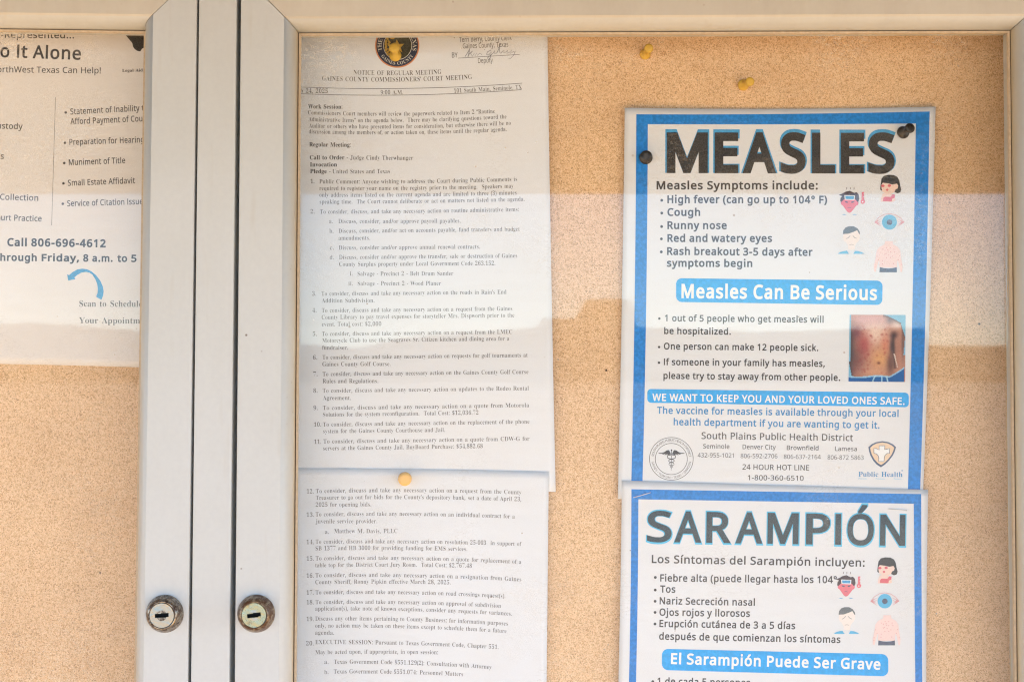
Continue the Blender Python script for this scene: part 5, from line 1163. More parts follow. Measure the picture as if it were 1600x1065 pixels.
# ------------------------------------------------------------------ agenda, first page
hp1 = lambda x, y: 0.0010 + 0.0034 * max(0, (x - 640) / 225) ** 2 + 0.0007 * (1 + math.sin(x * 0.017 + 0.6)) * max(0, 1 - y / 700) + 0.0004 * math.sin(y * 0.013)
a1 = Sheet(quad(384, 389, 396), quad(854.5, 860.5, 868.3), quad(-12, -9, -12), quad(765, 766, 768), hp1)
ao = a1.build('agenda_page', M['paper'])
tag(ao, 'white agenda page with a round county seal at its top', 'notice', 'papers pinned to the cork')
Z3, Z4, Z5, Z6 = zoom(440, 40, 3.636), zoom(440, 310, 3.636), zoom(440, 590, 3.636), zoom(440, 775, 3.636)
SER, SEB = -0.015, 0.003


def sagz(yz, wz):
    return max(0.0, 20 * (1 - (yz - 350) / 850)) / 3.636 * (wz / 1267) ** 2


def tline(P, Z, s, xa, xb, ya, yb=None, bold=False, sag=None, cap=6.5, fit='space', font='serif', w=None):
    yb = ya if yb is None else yb
    p0, p1 = Z(xa, ya), Z(xb, yb)
    yz = (p0[1] - 40) * 3.636
    sg = sagz(yz, xb - xa) if sag is None else sag / 3.636
    P.text(s, p0[0], p0[1], p1[0], p1[1], cap, font, (SEB if bold else SER) if w is None else w, sg, fit)


p = a1.part(1)
tline(p, Z3, 'NOTICE OF REGULAR MEETING', 408, 908, 278, 275, cap=7.0, sag=6)
tline(p, Z3, 'GAINES COUNTY COMMISSIONERS’ COURT MEETING', 230, 1082, 312, 304, cap=7.0, sag=11)
p.line(Z3(40, 347), Z3(1367, 328), 0.75, 5.6, 40)
p.line(Z3(40, 385), Z3(1363, 365), 0.75, 5.6, 40)
tline(p, Z3, 'March 24, 2025', 32, 262, 381, 384, sag=0)
tline(p, Z3, '9:00 A.M.', 563, 690, 392, 391, sag=0)
tline(p, Z3, '101 South Main, Seminole, TX', 980, 1365, 383, 361, sag=0)
tline(p, Z3, 'Work Session:', 150, 345, 471, 473, True)
tline(p, Z3, 'Regular Meeting:', 157, 393, 687, 689, True)
tline(p, Z3, 'Call to Order', 160, 357, 761, 761, True)
tline(p, Z3, 'Invocation', 161, 315, 801, 801, True)
tline(p, Z3, 'Pledge -', 162, 278, 839, 839, True)
p.done('heading_text', M['ink'], ao)
p = a1.part(1)
for Z, rows in (
    (Z3, [('Commissioners Court members will review the paperwork related to Item 2 “Routine', 150, 1212, 505, 497),
          ('Administrative Items” on the agenda below.  There may be clarifying questions toward the', 153, 1278, 544, 528),
          ('Auditor or others who have presented items for consideration, but otherwise there will be no', 155, 1302, 580, 564),
          ('discussion among the members of, or action taken on, these items until the regular agenda.', 155, 1278, 613, 600),
          ('- Judge Cindy Therwhanger', 370, 747, 761, 763),
          ('United States and Texas', 289, 615, 840, 839),
          ('1.', 165, 186, 896, 896), ('Public Comment: Anyone wishing to address the Court during Public Comments is', 215, 1338, 897, 883),
          ('required to register your name on the registry prior to the meeting.  Speakers may', 215, 1318, 935, 922),
          ('only address items listed on the current agenda and are limited to three (3) minutes', 215, 1335, 973, 960),
          ('speaking time.  The Court cannot deliberate or act on matters not listed on the agenda.', 216, 1380, 1012, 996)]),
    (Z4, [('2.', 165, 187, 86, 86), ('To consider, discuss, and take any necessary action on routine administrative items:', 218, 1348, 87, 73),
          ('a.', 271, 290, 140, 140), ('Discuss, consider, and/or approve payroll payables.', 323, 1017, 141, 138),
          ('b.', 272, 294, 196, 196), ('Discuss, consider, and/or act on accounts payable, fund transfers and budget', 324, 1353, 196, 185),
          ('amendments.', 324, 503, 236, 235),
          ('c.', 274, 296, 291, 291), ('Discuss, consider and/or approve annual renewal contracts.', 325, 1127, 291, 285),
          ('d.', 274, 296, 346, 346), ('Discuss, consider and/or approve the transfer, sale or destruction of Gaines', 327, 1338, 345, 336),
          ('County Surplus property under Local Government Code 263.152.', 327, 1214, 385, 379),
          ('i.', 388, 403, 438, 438), ('Salvage - Precinct 2 - Belt Drum Sander', 431, 975, 439, 437),
          ('ii.', 380, 404, 494, 494), ('Salvage - Precinct 2 - Wood Planer', 432, 905, 494, 493),
          ('3.', 174, 196, 552, 552), ('To consider, discuss and take any necessary action on the roads in Rain’s End', 226, 1277, 552, 542),
          ('Addition Subdivision.', 228, 527, 591, 590),
          ('4.', 174, 198, 647, 647), ('To consider, discuss and take any necessary action on a request from the Gaines', 228, 1310, 647, 636),
          ('County Library to pay travel expenses for storyteller Mrs. Dispworth prior to the', 228, 1322, 686, 674),
          ('event. Total cost: $2,000', 229, 566, 725, 723),
          ('5.', 177, 200, 780, 780), ('To consider, discuss and take any necessary action on a request from the LMEC', 229, 1310, 780, 768),
          ('Motorcycle Club to use the Seagraves Sr. Citizen kitchen and dining area for a', 231, 1293, 818, 806),
          ('fundraiser.', 231, 376, 858, 858),
          ('6.', 178, 202, 914, 914), ('To consider, discuss and take any necessary action on requests for golf tournaments at', 232, 1398, 913, 900),
          ('Gaines County Golf Course.', 232, 619, 952, 950),
          ('7.', 180, 204, 1008, 1008), ('To consider, discuss and take any necessary action on the Gaines County Golf Course', 233, 1402, 1008, 995),
          ('Rules and Regulations.', 233, 549, 1048, 1047)]),
    (Z5, [('8.', 180, 204, 84, 84), ('To consider, discuss and take any necessary action on updates to the Rodeo Rental', 233, 1404, 84, 70),
          ('Agreement.', 234, 394, 125, 125),
          ('9.', 181, 205, 182, 182), ('To consider, discuss and take any necessary action on a quote from Motorola', 234, 1406, 182, 166),
          ('Solutions for the system reconfiguration.  Total Cost: $12,036.72', 235, 1118, 220, 208),
          ('10.', 184, 224, 276, 276), ('To consider, discuss and take any necessary action on the replacement of the phone', 235, 1408, 276, 259),
          ('system for the Gaines County Courthouse and Jail.', 236, 928, 314, 306),
          ('11.', 186, 224, 374, 374), ('To consider, discuss and take any necessary action on a quote from CDW-G for', 237, 1408, 372, 356),
          ('servers at the Gaines County Jail. BuyBoard Purchase: $54,882.68', 236, 1143, 411, 398)])):
    for s, xa, xb, ya, yb in rows:
        tline(p, Z, s, xa, xb, ya, yb)
p.done('body_text', M['ink'], ao)
# clerk's stamp and signature
p = a1.part(1)
tline(p, Z3, 'Terri Berry, County Clerk', 1010, 1308, 95, 83, cap=7.6, font='sans', w=0.004, sag=0, fit='ink')
tline(p, Z3, 'Gaines County, Texas', 1030, 1288, 131, 121, cap=7.6, font='sans', w=0.002, sag=0, fit='ink')
tline(p, Z3, 'BY', 968, 1000, 183, 182, cap=7.8, font='sans', w=0.004, sag=0, fit='ink')
tline(p, Z3, 'Deputy', 1117, 1200, 214, 210, cap=7.6, font='sans', w=-0.004, sag=0, fit='ink')
p.line(Z3(1002, 186), Z3(1352, 165), 0.7)
p.line(Z3(950, 63), Z3(1100, 54), 0.8)
p.done('clerk_stamp', M['ink_soft'], ao)
p = a1.part(2)
for st in ([(1042, 178), (1060, 150), (1072, 125), (1066, 150), (1058, 180), (1068, 160), (1085, 146), (1074, 160), (1084, 176), (1095, 158), (1098, 174), (1110, 156), (1112, 172), (1125, 158), (1138, 166)],
           [(1190, 140), (1170, 150), (1164, 165), (1178, 168), (1190, 150), (1188, 180), (1176, 196), (1168, 186), (1200, 160), (1212, 142), (1210, 160), (1222, 158), (1232, 138), (1242, 100), (1236, 150), (1246, 160), (1256, 146), (1264, 140), (1262, 158), (1276, 150), (1284, 140), (1280, 160), (1296, 152), (1306, 140), (1300, 160), (1318, 148), (1328, 146), (1318, 170), (1300, 188), (1288, 186)],
           [(1150, 136), (1156, 140)], [(1228, 126), (1250, 118)]):
    p.ribbon([Z3(*q) for q in st], 0.75, 0.55)
p.done('signature', M['slate'], ao)
# county seal
p = a1.part(1); p.disc(620.6, 71.6, 34.6, n=72); seal = p.done('county_seal', M['orange'], ao)
p = a1.part(3); p.disc(620.6, 71.6, 32.6, n=72); p.done('seal_band', M['navy'], seal)
p = a1.part(4); p.ring(621.3, 71.4, 21.6, 22.4); p.arc_text('THE STATE OF TEXAS', 620.6, 71.6, 24.6, -108, 108, 6.0, 'serif', -0.01)
p.arc_text('GAINES COUNTY', 620.6, 71.6, 30.0, 238, 122, 4.9, 'serif', -0.012, True)
p.done('seal_lettering', M['pale'], seal)
p = a1.part(4); p.disc(621.3, 71.4, 21.5, n=60); p.done('seal_field', M['olive'], seal)
p = a1.part(5)
S4 = zoom(560, 50, 12.31)
star = []
for i in range(10):
    rr = (11.6, 5.2)[i % 2]
    a = R(-96 + 36 * i)
    star.append((621 + rr * math.cos(a), 73.5 + rr * math.sin(a)))
p.poly(star)
for x, y, r in [(555, 130, 60), (530, 190, 100), (590, 195, 55), (525, 235, 95), (530, 290, 115), (585, 250, 60), (535, 345, 130), (560, 390, 140), (580, 430, 150), (600, 350, 70), (650, 90, 40), (680, 110, 120), (640, 120, 20), (575, 90, 45)]:
    q = S4(x, y); p.disc(q[0], q[1], 3.1, 1.7, 14, R(r))
p.done('seal_wreath', M['gold'], seal)

# ------------------------------------------------------------------ agenda, second page
hp2 = lambda x, y: hp1(x, 745) + 0.0006 + 0.0012 * min(1, max(0, (y - 800) / 260)) * (1 + 0.6 * math.sin(x * 0.013 + 1.1)) - 0.0004 * min(1, max(0, (y - 780) / 60))
a2 = Sheet(quad(385, 382, 379), quad(857.5, 854.3, 851), quad(731, 731.8, 736.5), quad(1349, 1350, 1352), hp2)
bo = a2.build('agenda_page', M['paper'])
tag(bo, 'white agenda page starting at item 12, below the page with the seal', 'notice', 'papers pinned to the cork')
p = a2.part(1)
for Z, rows in (
    (Z5, [('12.', 143, 182, 655, 655, 0), ('To consider, discuss and take any necessary action on a request from the County', 194, 1362, 654, 661, -9),
          ('Treasurer to go out for bids for the County’s depository bank, set a date of April 23,', 194, 1361, 692, 700, -8),
          ('2025 for opening bids.', 194, 509, 731, 729, 0),
          ('13.', 142, 184, 788, 788, 0), ('To consider, discuss and take any necessary action on an individual contract for a', 193, 1324, 786, 798, -9),
          ('juvenile service provider.', 193, 543, 825, 824, 0),
          ('a.', 246, 269, 885, 885, 0), ('Matthew M. Davis, PLLC', 299, 658, 881, 880, 0),
          ('14.', 142, 183, 943, 943, 0), ('To consider, discuss and take any necessary action on resolution 25-003  in support of', 193, 1362, 941, 954, -8),
          ('SB 1377 and HB 3000 for providing funding for EMS services.', 193, 1054, 979, 982, -4)]),
    (Z6, [('15.', 142, 183, 364, 364, 0), ('To consider, discuss and take any necessary action on a quote for replacement of a', 193, 1361, 363, 383, -11),
          ('table top for the District Court Jury Room.  Total Cost: $2,767.48', 192, 1081, 402, 405, -5),
          ('16.', 142, 182, 461, 461, 0), ('To consider, discuss and take any necessary action on a resignation from Gaines', 192, 1361, 459, 482, -11),
          ('County Sheriff, Ronny Pipkin effective March 28, 2025.', 192, 960, 498, 499, -4),
          ('17.', 142, 182, 557, 557, 0), ('To consider, discuss and take any necessary action on road crossings request(s).', 193, 1270, 556, 577, -11),
          ('18.', 142, 182, 612, 612, 0), ('To consider, discuss and take any necessary action on approval of subdivision', 193, 1245, 611, 632, -10),
          ('application(s), take note of known exceptions, consider any requests for variances.', 192, 1308, 648, 677, -11),
          ('19.', 142, 182, 707, 707, 0), ('Discuss any other items pertaining to County Business; for information purposes', 192, 1285, 705, 733, -11),
          ('only, no action may be taken on these items except to schedule them for a future', 192, 1277, 745, 775, -11),
          ('agenda.', 191, 298, 784, 785, 0),
          ('20.', 139, 182, 845, 845, 0), ('EXECUTIVE SESSION: Pursuant to Texas Government Code, Chapter 551.', 192, 1232, 838, 866, -9),
          ('May be acted upon, if appropriate, in open session:', 192, 888, 896, 896, -4),
          ('a.', 243, 266, 950, 950, 0), ('Texas Government Code §551.129(2): Consultation with Attorney', 297, 1192, 950, 980, -10),
          ('b.', 243, 266, 1008, 1008, 0), ('Texas Government Code §551.074: Personnel Matters', 296, 1030, 1005, 1020, -6)])):
    for s, xa, xb, ya, yb, sg in rows:
        tline(p, Z, s, xa, xb, ya, yb, sag=sg)
p.done('body_text', M['ink'], bo)


# ------------------------------------------------------------------ measles posters
def pt_icons(sh, parent, T):
    """The five symptom pictures; T[name] maps icon coordinates (traced at 5.915 x) to photo pixels."""
    # person holding the mouth
    f = T['cough']
    g0 = lambda pts: [f(*q) for q in pts]
    def rad(k): return k / 5.915 * T['s']
    root = sh.part(2)
    root.poly(g0([(445, 215), (450, 165), (458, 115), (480, 88), (520, 78), (570, 80), (605, 98), (622, 130), (630, 175), (640, 215), (632, 240), (605, 250), (580, 238), (560, 210), (480, 212), (460, 225)]))
    ic = root.done('cough_icon', M['hair'], parent)
    q = sh.part(3)
    q.poly(g0([(458, 205), (456, 170), (470, 152), (520, 158), (560, 168), (600, 160), (612, 180), (606, 205), (588, 212), (575, 240), (540, 255), (500, 250), (468, 235)]))
    q.poly(g0([(470, 250), (500, 245), (545, 250), (580, 280), (586, 320), (560, 328), (480, 326), (450, 326), (455, 290)]))
    q.done('icon_skin', M['skin'], ic)
    q = sh.part(4)
    q.poly(g0([(470, 322), (474, 290), (490, 280), (540, 282), (560, 258), (582, 262), (580, 290), (556, 300), (552, 325)]))
    q.disc(*f(470, 180), rad(16), rad(12)); q.disc(*f(530, 178), rad(16), rad(12)); q.poly(g0([(495, 215), (510, 204), (524, 216), (510, 230)]))
    q.done('icon_dress', M['red'], ic)
    # feverish head with thermometer
    f = T['fever']
    g0 = lambda pts: [f(*q) for q in pts]
    root = sh.part(2)
    root.poly(g0([(62, 265), (100, 250), (125, 235), (165, 225), (205, 245), (228, 240), (246, 260), (252, 300), (240, 335), (205, 320), (120, 320), (92, 340), (76, 320), (80, 290), (95, 275)]))
    for x in (135, 168, 203):
        root.ribbon(g0([(x - 3, 214), (x + 3, 206), (x - 1, 200), (x + 4, 193)]), 0.7)
    ic = root.done('fever_icon', M['hair_brown'], parent)
    q = sh.part(3)
    q.poly(g0([(80, 335), (92, 325), (110, 305), (215, 305), (232, 325), (246, 333), (240, 355), (222, 365), (200, 395), (180, 420), (160, 430), (140, 418), (120, 390), (100, 362), (86, 352)]))
    q.poly(g0([(275, 238), (296, 236), (298, 250), (290, 254), (298, 262), (297, 275), (290, 280), (298, 290), (296, 305), (306, 322), (300, 342), (280, 348), (265, 338), (264, 318), (274, 305)]))
    q.done('fever_face', M['rose'], ic)
    q = sh.part(4)
    q.poly(g0([(114, 266), (212, 270), (208, 312), (118, 308)]))
    q.disc(*f(283, 328), rad(6))
    q.done('compress_pad', M['white_ink'], ic)
    q = sh.part(5)
    q.poly(g0([(122, 274), (204, 276), (201, 304), (126, 302)])); q.poly(g0([(90, 448), (112, 441), (138, 448)])); q.poly(g0([(186, 448), (206, 441), (234, 448)]))
    q.done('compress_gel', M['blue_mid'], ic)
    q = sh.part(5)
    q.disc(*f(135, 330), rad(15), rad(6), 12, R(15)); q.disc(*f(190, 330), rad(15), rad(6), 12, R(-15)); q.ribbon(g0([(145, 384), (160, 380), (176, 385)]), 0.6); q.ribbon(g0([(120, 322), (148, 336)]), 0.6); q.ribbon(g0([(208, 322), (180, 336)]), 0.6)
    q.done('fever_features', M['slate'], ic)
    # pale head, eyes closed
    f = T['sad']
    g0 = lambda pts: [f(*q) for q in pts]
    root = sh.part(2)
    root.poly(g0([(100, 625), (105, 590), (125, 565), (155, 553), (200, 553), (235, 572), (255, 600), (260, 628), (252, 625), (240, 605), (232, 590), (200, 605), (150, 622)]))
    ic = root.done('tired_icon', M['hair_grey'], parent)
    q = sh.part(1.5)
    q.poly(g0([(105, 620), (150, 618), (230, 590), (255, 620), (258, 665), (245, 690), (228, 705), (212, 735), (212, 765), (180, 774), (150, 765), (148, 735), (128, 700), (112, 690), (102, 660)]))
    q.done('tired_face', M['skin_pale'], ic)
    q = sh.part(3)
    q.ribbon(g0([(132, 668), (150, 660), (168, 640)]), 0.7); q.ribbon(g0([(192, 640), (208, 658), (228, 666)]), 0.7)
    q.ribbon(g0([(160, 724), (180, 720), (200, 725)]), 0.5)
    q.done('tired_features', M['hair_grey'], ic)
    q = sh.part(3)
    q.poly(g0([(52, 808), (75, 792), (105, 783), (138, 778), (148, 795), (160, 808)])); q.poly(g0([(198, 808), (212, 780), (245, 782), (280, 795), (300, 808)]))
    q.done('shirt', M['iris'], ic)
    # eye
    f = T['eye']
    g0 = lambda pts: [f(*q) for q in pts]
    root = sh.part(2)
    root.ribbon(g0([(395, 517), (430, 475), (480, 445), (530, 436), (585, 447), (635, 478), (668, 517)]), 0.8)
    for sx in (1, -1):
        X = lambda x: 530 + sx * (x - 530)
        root.ribbon(g0([(X(397), 517), (X(415), 508), (X(455), 485)]), 1.5, 0.4); root.ribbon(g0([(X(397), 517), (X(430), 520), (X(455), 505)]), 1.3, 0.3)
        root.ribbon(g0([(X(397), 517), (X(425), 535), (X(455), 555)]), 1.5, 0.4); root.ribbon(g0([(X(400), 518), (X(435), 530), (X(450), 535)]), 1.2, 0.3)
        root.poly(g0([(X(394), 517), (X(425), 495), (X(418), 518), (X(425), 540)]))
    ic = root.done('eye_icon', M['red_soft'], parent)
    q = sh.part(3); q.disc(*f(531, 516), rad(69), n=36); q.done('iris', M['iris'], ic)
    q = sh.part(4); q.disc(*f(531, 517), rad(26)); q.done('pupil', M['slate'], ic)
    # torso with a rash
    f = T['rash']
    g0 = lambda pts: [f(*q) for q in pts]
    root = sh.part(2)
    root.poly(g0([(490, 690), (560, 690), (566, 720), (610, 745), (632, 780), (640, 850), (652, 920), (648, 975), (632, 975), (618, 900), (604, 860), (600, 935), (440, 935), (436, 860), (420, 910), (405, 975), (388, 970), (388, 915), (402, 850), (412, 780), (436, 745), (484, 722)]))
    ic = root.done('rash_icon', M['skin_pink'], parent)
    q = sh.part(3)
    for x, y in [(470, 765), (505, 750), (540, 752), (572, 765), (490, 775), (520, 785), (540, 790), (500, 805), (525, 818), (490, 812), (503, 845), (540, 843), (466, 900), (468, 870), (568, 898), (415, 830), (428, 862), (400, 905), (398, 930), (625, 828), (612, 862), (640, 905), (560, 830), (515, 770), (580, 790)]:
        q.disc(*f(x, y), rad(4.5), n=8)
    q.done('rash_spots', M['red_soft'], ic)
    q = sh.part(3); q.poly(g0([(442, 930), (480, 940), (520, 943), (560, 940), (598, 930), (600, 978), (438, 978)])); q.done('trousers', M['slate'], ic)


M['red_soft'] = mat_plain('soft_red_print', (0.68, 0.32, 0.34), 0.5)


def border(sh, parent, Lo, Ro, To, Li, Ri, Ti, Bot):
    """Printed frame: outer and inner corner curves; open at the bottom edge Bot (y as function of s) when Bot is given."""
    p = sh.part(1)
    p.patch(lambda s: (Lo(0) + (Ro(0) - Lo(0)) * s, To(s)), lambda s: (Lo(0.04) + (Ro(0.04) - Lo(0.04)) * s, Ti(s)), 48, 3)
    y0, y1 = Ti(0), Bot
    p.patch(lambda s: (Lo(0.04 + 0.96 * s), y0 + (y1 - y0) * s), lambda s: (Li(s), y0 + (y1 - y0) * s), 48, 2)
    y2 = Ti(1)
    p.patch(lambda s: (Ri(s), y2 + (y1 - y2) * s), lambda s: (Ro(0.04 + 0.96 * s), y2 + (y1 - y2) * s), 48, 2)
    return p.done('border', M['blue'], parent)


def letters(P, seq, y_at, cap, w, dx=0.0, dy=0.0, grow=0.0):
    for ch, x0, x1 in seq:
        P.text(ch, x0 - grow + dx, y_at(x0) + dy + grow, x1 + grow + dx, y_at(x1) + dy + grow, cap, 'sans', w, 0, 'ink')


h1 = lambda x, y: 0.0012 + 0.0030 * max(0, (1230 - x) / 260) ** 2 + 0.0026 * max(0, (x - 1250) / 200) ** 2 + 0.0005 * math.sin(y * 0.009)
p1 = Sheet(quad(976.2, 971.6, 965.3), quad(1461.9, 1453.2, 1441.8), quad(168.5, 170.2, 166.9), quad(779, 783, 782), h1)
po = p1.build('measles_poster', M['laminate'])
tag(po, 'English poster headed MEASLES inside a blue border, black pins at its top', 'poster', 'measles posters')
border(p1, po, quad(994.3, 991.6, 986.0), quad(1452.6, 1446.6, 1437.6), quad(178.7, 178.2, 174.3), quad(1012.2, 1009.6, 1003.4), quad(1431, 1425.6, 1418.4), quad(194.2, 194.4, 193), 772)
MEAS = [('M', 1040, 1107.5), ('E', 1115, 1155), ('A', 1158.5, 1214.5), ('S', 1218, 1260.5), ('L', 1267, 1306.3), ('E', 1312, 1351.5), ('S', 1355, 1399.5)]
yb = lambda x: 267 + (x - 1040) * 0.0022
p = p1.part(1); letters(p, MEAS, yb, 60.5, 0.036, 0.0, -1.2, 0.6); hd = p.done('heading_shadow', M['blue_mid'], po)
p = p1.part(2); letters(p, [(c, a + 1.6, b - 1.6) for c, a, b in MEAS], yb, 56.5, 0.036); p.done('heading', M['toner'], po)
p = p1.part(1); p.text('Measles Symptoms include:', 1025.9, 295.6, 1277.8, 295.8, 12.1, w=0.026); p.done('subheading', M['greytext'], po)
p = p1.part(1)
for s, x0, y0, x1, y1, c in [
        ('High fever (can go up to 104° F)', 1042.8, 317, 1292.3, 317.6, 11.2), ('Cough', 1042.8, 337, 1094, 337, 11.2), ('Runny nose', 1042.8, 357.5, 1135.6, 357.7, 11.2),
        ('Red and watery eyes', 1042.8, 377.5, 1206.4, 377.8, 11.2), ('Rash breakout 3-5 days after', 1042.3, 397.8, 1269.7, 399.4, 11.2), ('symptoms begin', 1042, 416.2, 1175.5, 416.8, 11.0)]:
    p.text(s, x0, y0, x1, y1, c, w=0.029)
for x, y in [(1034, 313), (1034, 333), (1033.8, 354), (1033.4, 373.2), (1033.3, 393.5)]: p.disc(x, y, 2.2)
p.done('symptom_list', M['greytext'], po)
p = p1.part(1); p.banner((1056.4, 434.6), (1379, 438.4), (1378.6, 476.4), (1056.4, 471.6), 9); bn = p.done('banner', M['cyan'], po)
p = p1.part(2); p.text('Measles Can Be Serious', 1064.7, 464.8, 1370.3, 468, 20.5, w=0.027); p.done('banner_text', M['white_ink'], bn)
p = p1.part(1)
for s, x0, y0, x1, y1 in [
        ('1 out of 5 people who get measles will', 1038.8, 501.5, 1286.9, 503.8), ('be hospitalized.', 1037.7, 521.4, 1141.9, 522.5), ('One person can make 12 people sick.', 1037.2, 545.4, 1278.6, 548),
        ('If someone in your family has measles,', 1037.2, 569.9, 1288.8, 572.5), ('please try to stay away from other people.', 1036.6, 591.3, 1312.7, 594.5)]:
    p.text(s, x0, y0, x1, y1, 9.8, w=0.021)
for x, y in [(1030.2, 497.5), (1029.8, 542), (1029.6, 566.4)]: p.disc(x, y, 1.9)
p.done('fact_list', M['greytext'], po)
p = p1.part(1); p.banner((1011.4, 607.3), (1420, 613.2), (1420, 635.9), (1011.4, 628.8), 6); bn = p.done('banner', M['cyan'], po)
p = p1.part(2); p.text('WE WANT TO KEEP YOU AND YOUR LOVED ONES SAFE.', 1019.2, 625.6, 1413.3, 631.8, 10.8, w=0.020); p.done('banner_text', M['white_ink'], bn)
p = p1.part(1); p.text('The vaccine for measles is available through your local', 1026.7, 645.6, 1404, 650.8, 10.3, w=0.020)
p.text('health department if you are wanting to get it.', 1052.5, 663.6, 1374.2, 669, 10.3, w=0.020); p.done('vaccine_text', M['bluetext'], po)
p = p1.part(1); p.text('South Plains Public Health District', 1096, 685.2, 1332.8, 688.6, 10.3, w=0.010); p.done('district_name', M['greytext'], po)
p = p1.part(1)
for s, x0, y0, x1, y1, c, w in [
        ('Seminole', 1098.6, 700.1, 1139.7, 700.6, 6.9, 0.008), ('Denver City', 1160.3, 701, 1212.2, 701.7, 6.9, 0.008), ('Brownfield', 1229.4, 702.4, 1278.9, 703, 6.9, 0.010), ('Lamesa', 1304.7, 703.9, 1338.8, 704.3, 6.9, 0.008),
        ('432-955-1021', 1090, 714, 1146.6, 714.5, 6.8, 0.0), ('806-592-2706', 1157.2, 715.1, 1214.7, 715.6, 6.8, 0.0), ('806-637-2164', 1224.7, 716.3, 1282.5, 716.8, 6.8, 0.0), ('806-872 5863', 1293, 717.4, 1349.4, 717.8, 6.8, 0.0),
        ('24 HOUR HOT LINE', 1160, 733.1, 1264.2, 734.4, 8.2, 0.008), ('1-800-360-6510', 1168.4, 749.5, 1255.6, 750.5, 7.8, 0.008)]:
    p.text(s, x0, y0, x1, y1, c, w=w)
p.done('phone_list', M['greytext'], po)
# district seal with winged staff
Q5 = zoom(1000, 680, 13.31)
p = p1.part(1); p.ring(1049, 716.3, 33.7, 34.5, 96, 0.975); p.ring(1048.9, 716.6, 24.6, 25.4, 80, 0.975); ds = p.done('district_seal', M['greytext'], po)
p = p1.part(1)
p.arc_text('SOUTH PLAINS PUBLIC HEALTH DISTRICT', 1049, 716.3, 27.6, -82, 84, 3.6)
p.arc_text('GAINES • YOAKUM • TERRY • DAWSON', 1049, 716.3, 31.2, 262, 98, 3.6, inside=True)
p.done('seal_lettering', M['ink_soft'], ds)
p = p1.part(2)
for sx in (1, -1):
    X = lambda x: 655 + sx * (x - 655)
    p.poly([Q5(X(a), b) for a, b in [(655, 385), (630, 360), (612, 315), (590, 300), (550, 312), (505, 345), (450, 360), (380, 362), (392, 375), (440, 380), (500, 368), (455, 390), (480, 395), (545, 372), (500, 402), (525, 405), (580, 380), (550, 410), (600, 395)]])
    S = [(640, 405), (590, 405), (568, 435), (580, 470), (640, 488), (700, 500), (715, 525), (690, 552), (640, 560), (605, 580), (600, 605), (640, 620), (680, 635), (680, 660), (650, 675)]
    p.ribbon([Q5(X(a), b) for a, b in S], 1.3, 0.5)
p.ribbon([Q5(655, 300), Q5(655, 500), Q5(648, 725)], 0.9, 0.5); p.disc(*Q5(655, 305), 1.2)
p.done('winged_staff', M['greytext'], ds)
# shield emblem
Q6 = zoom(1320, 680, 13.31)
sh_o = [(490, 242), (560, 180), (650, 138), (780, 116), (910, 138), (1000, 182), (1066, 240), (1040, 330), (1000, 415), (920, 520), (840, 600), (750, 660), (660, 600), (590, 520), (530, 410), (502, 320)]
cx, cy = 778, 330
sh_i = [(cx + (x - cx) * 0.865, cy + (y - cy) * 0.865 - 1) for x, y in sh_o]
cr = [(715, 212), (832, 212), (828, 295), (870, 282), (935, 268), (928, 370), (880, 372), (840, 405), (822, 450), (815, 540), (702, 540), (708, 470), (695, 420), (660, 382), (605, 365), (605, 268), (660, 270), (715, 300)]
p = p1.part(1); p.poly([Q6(*q) for q in sh_o]); em = p.done('shield_emblem', M['shield_blue'], po)
p = p1.part(2); p.poly([Q6(*q) for q in sh_i]); p.done('shield_field', M['peach'], em)
p = p1.part(3); p.poly([Q6(*q) for q in cr]); p.done('shield_cross', M['white_ink'], em)
p = p1.part(4); p.ribbon([Q6(*q) for q in cr], 0.9, closed=True); p.done('cross_outline', M['shield_blue'], em)
p = p1.part(1); p.text('Public Health', 1341.4, 744, 1410.2, 744.6, 7.6, 'serif', -0.004, fit='ink'); p.ring(1409.7, 734.6, 0.7, 1.2, 16); p.done('emblem_text', M['bluetext'], em)
p = p1.part(1); p.text('Prevent. Promote. Protect.', 1341.4, 748.2, 1409, 748.8, 2.4, 'serif', -0.02); p.done('emblem_motto', M['halo'], em)


# printed photograph of a torso with a rash
rs = random.Random(11)
SPOTS = []
while len(SPOTS) < 150:
    a_, b_ = rs.uniform(0.05, 0.75), rs.uniform(0.16, 0.88)
    if rs.random() < (0.9 if a_ < 0.36 else 0.35): SPOTS.append((a_, b_, rs.uniform(0.008, 0.022), rs.uniform(0.10, 0.38)))


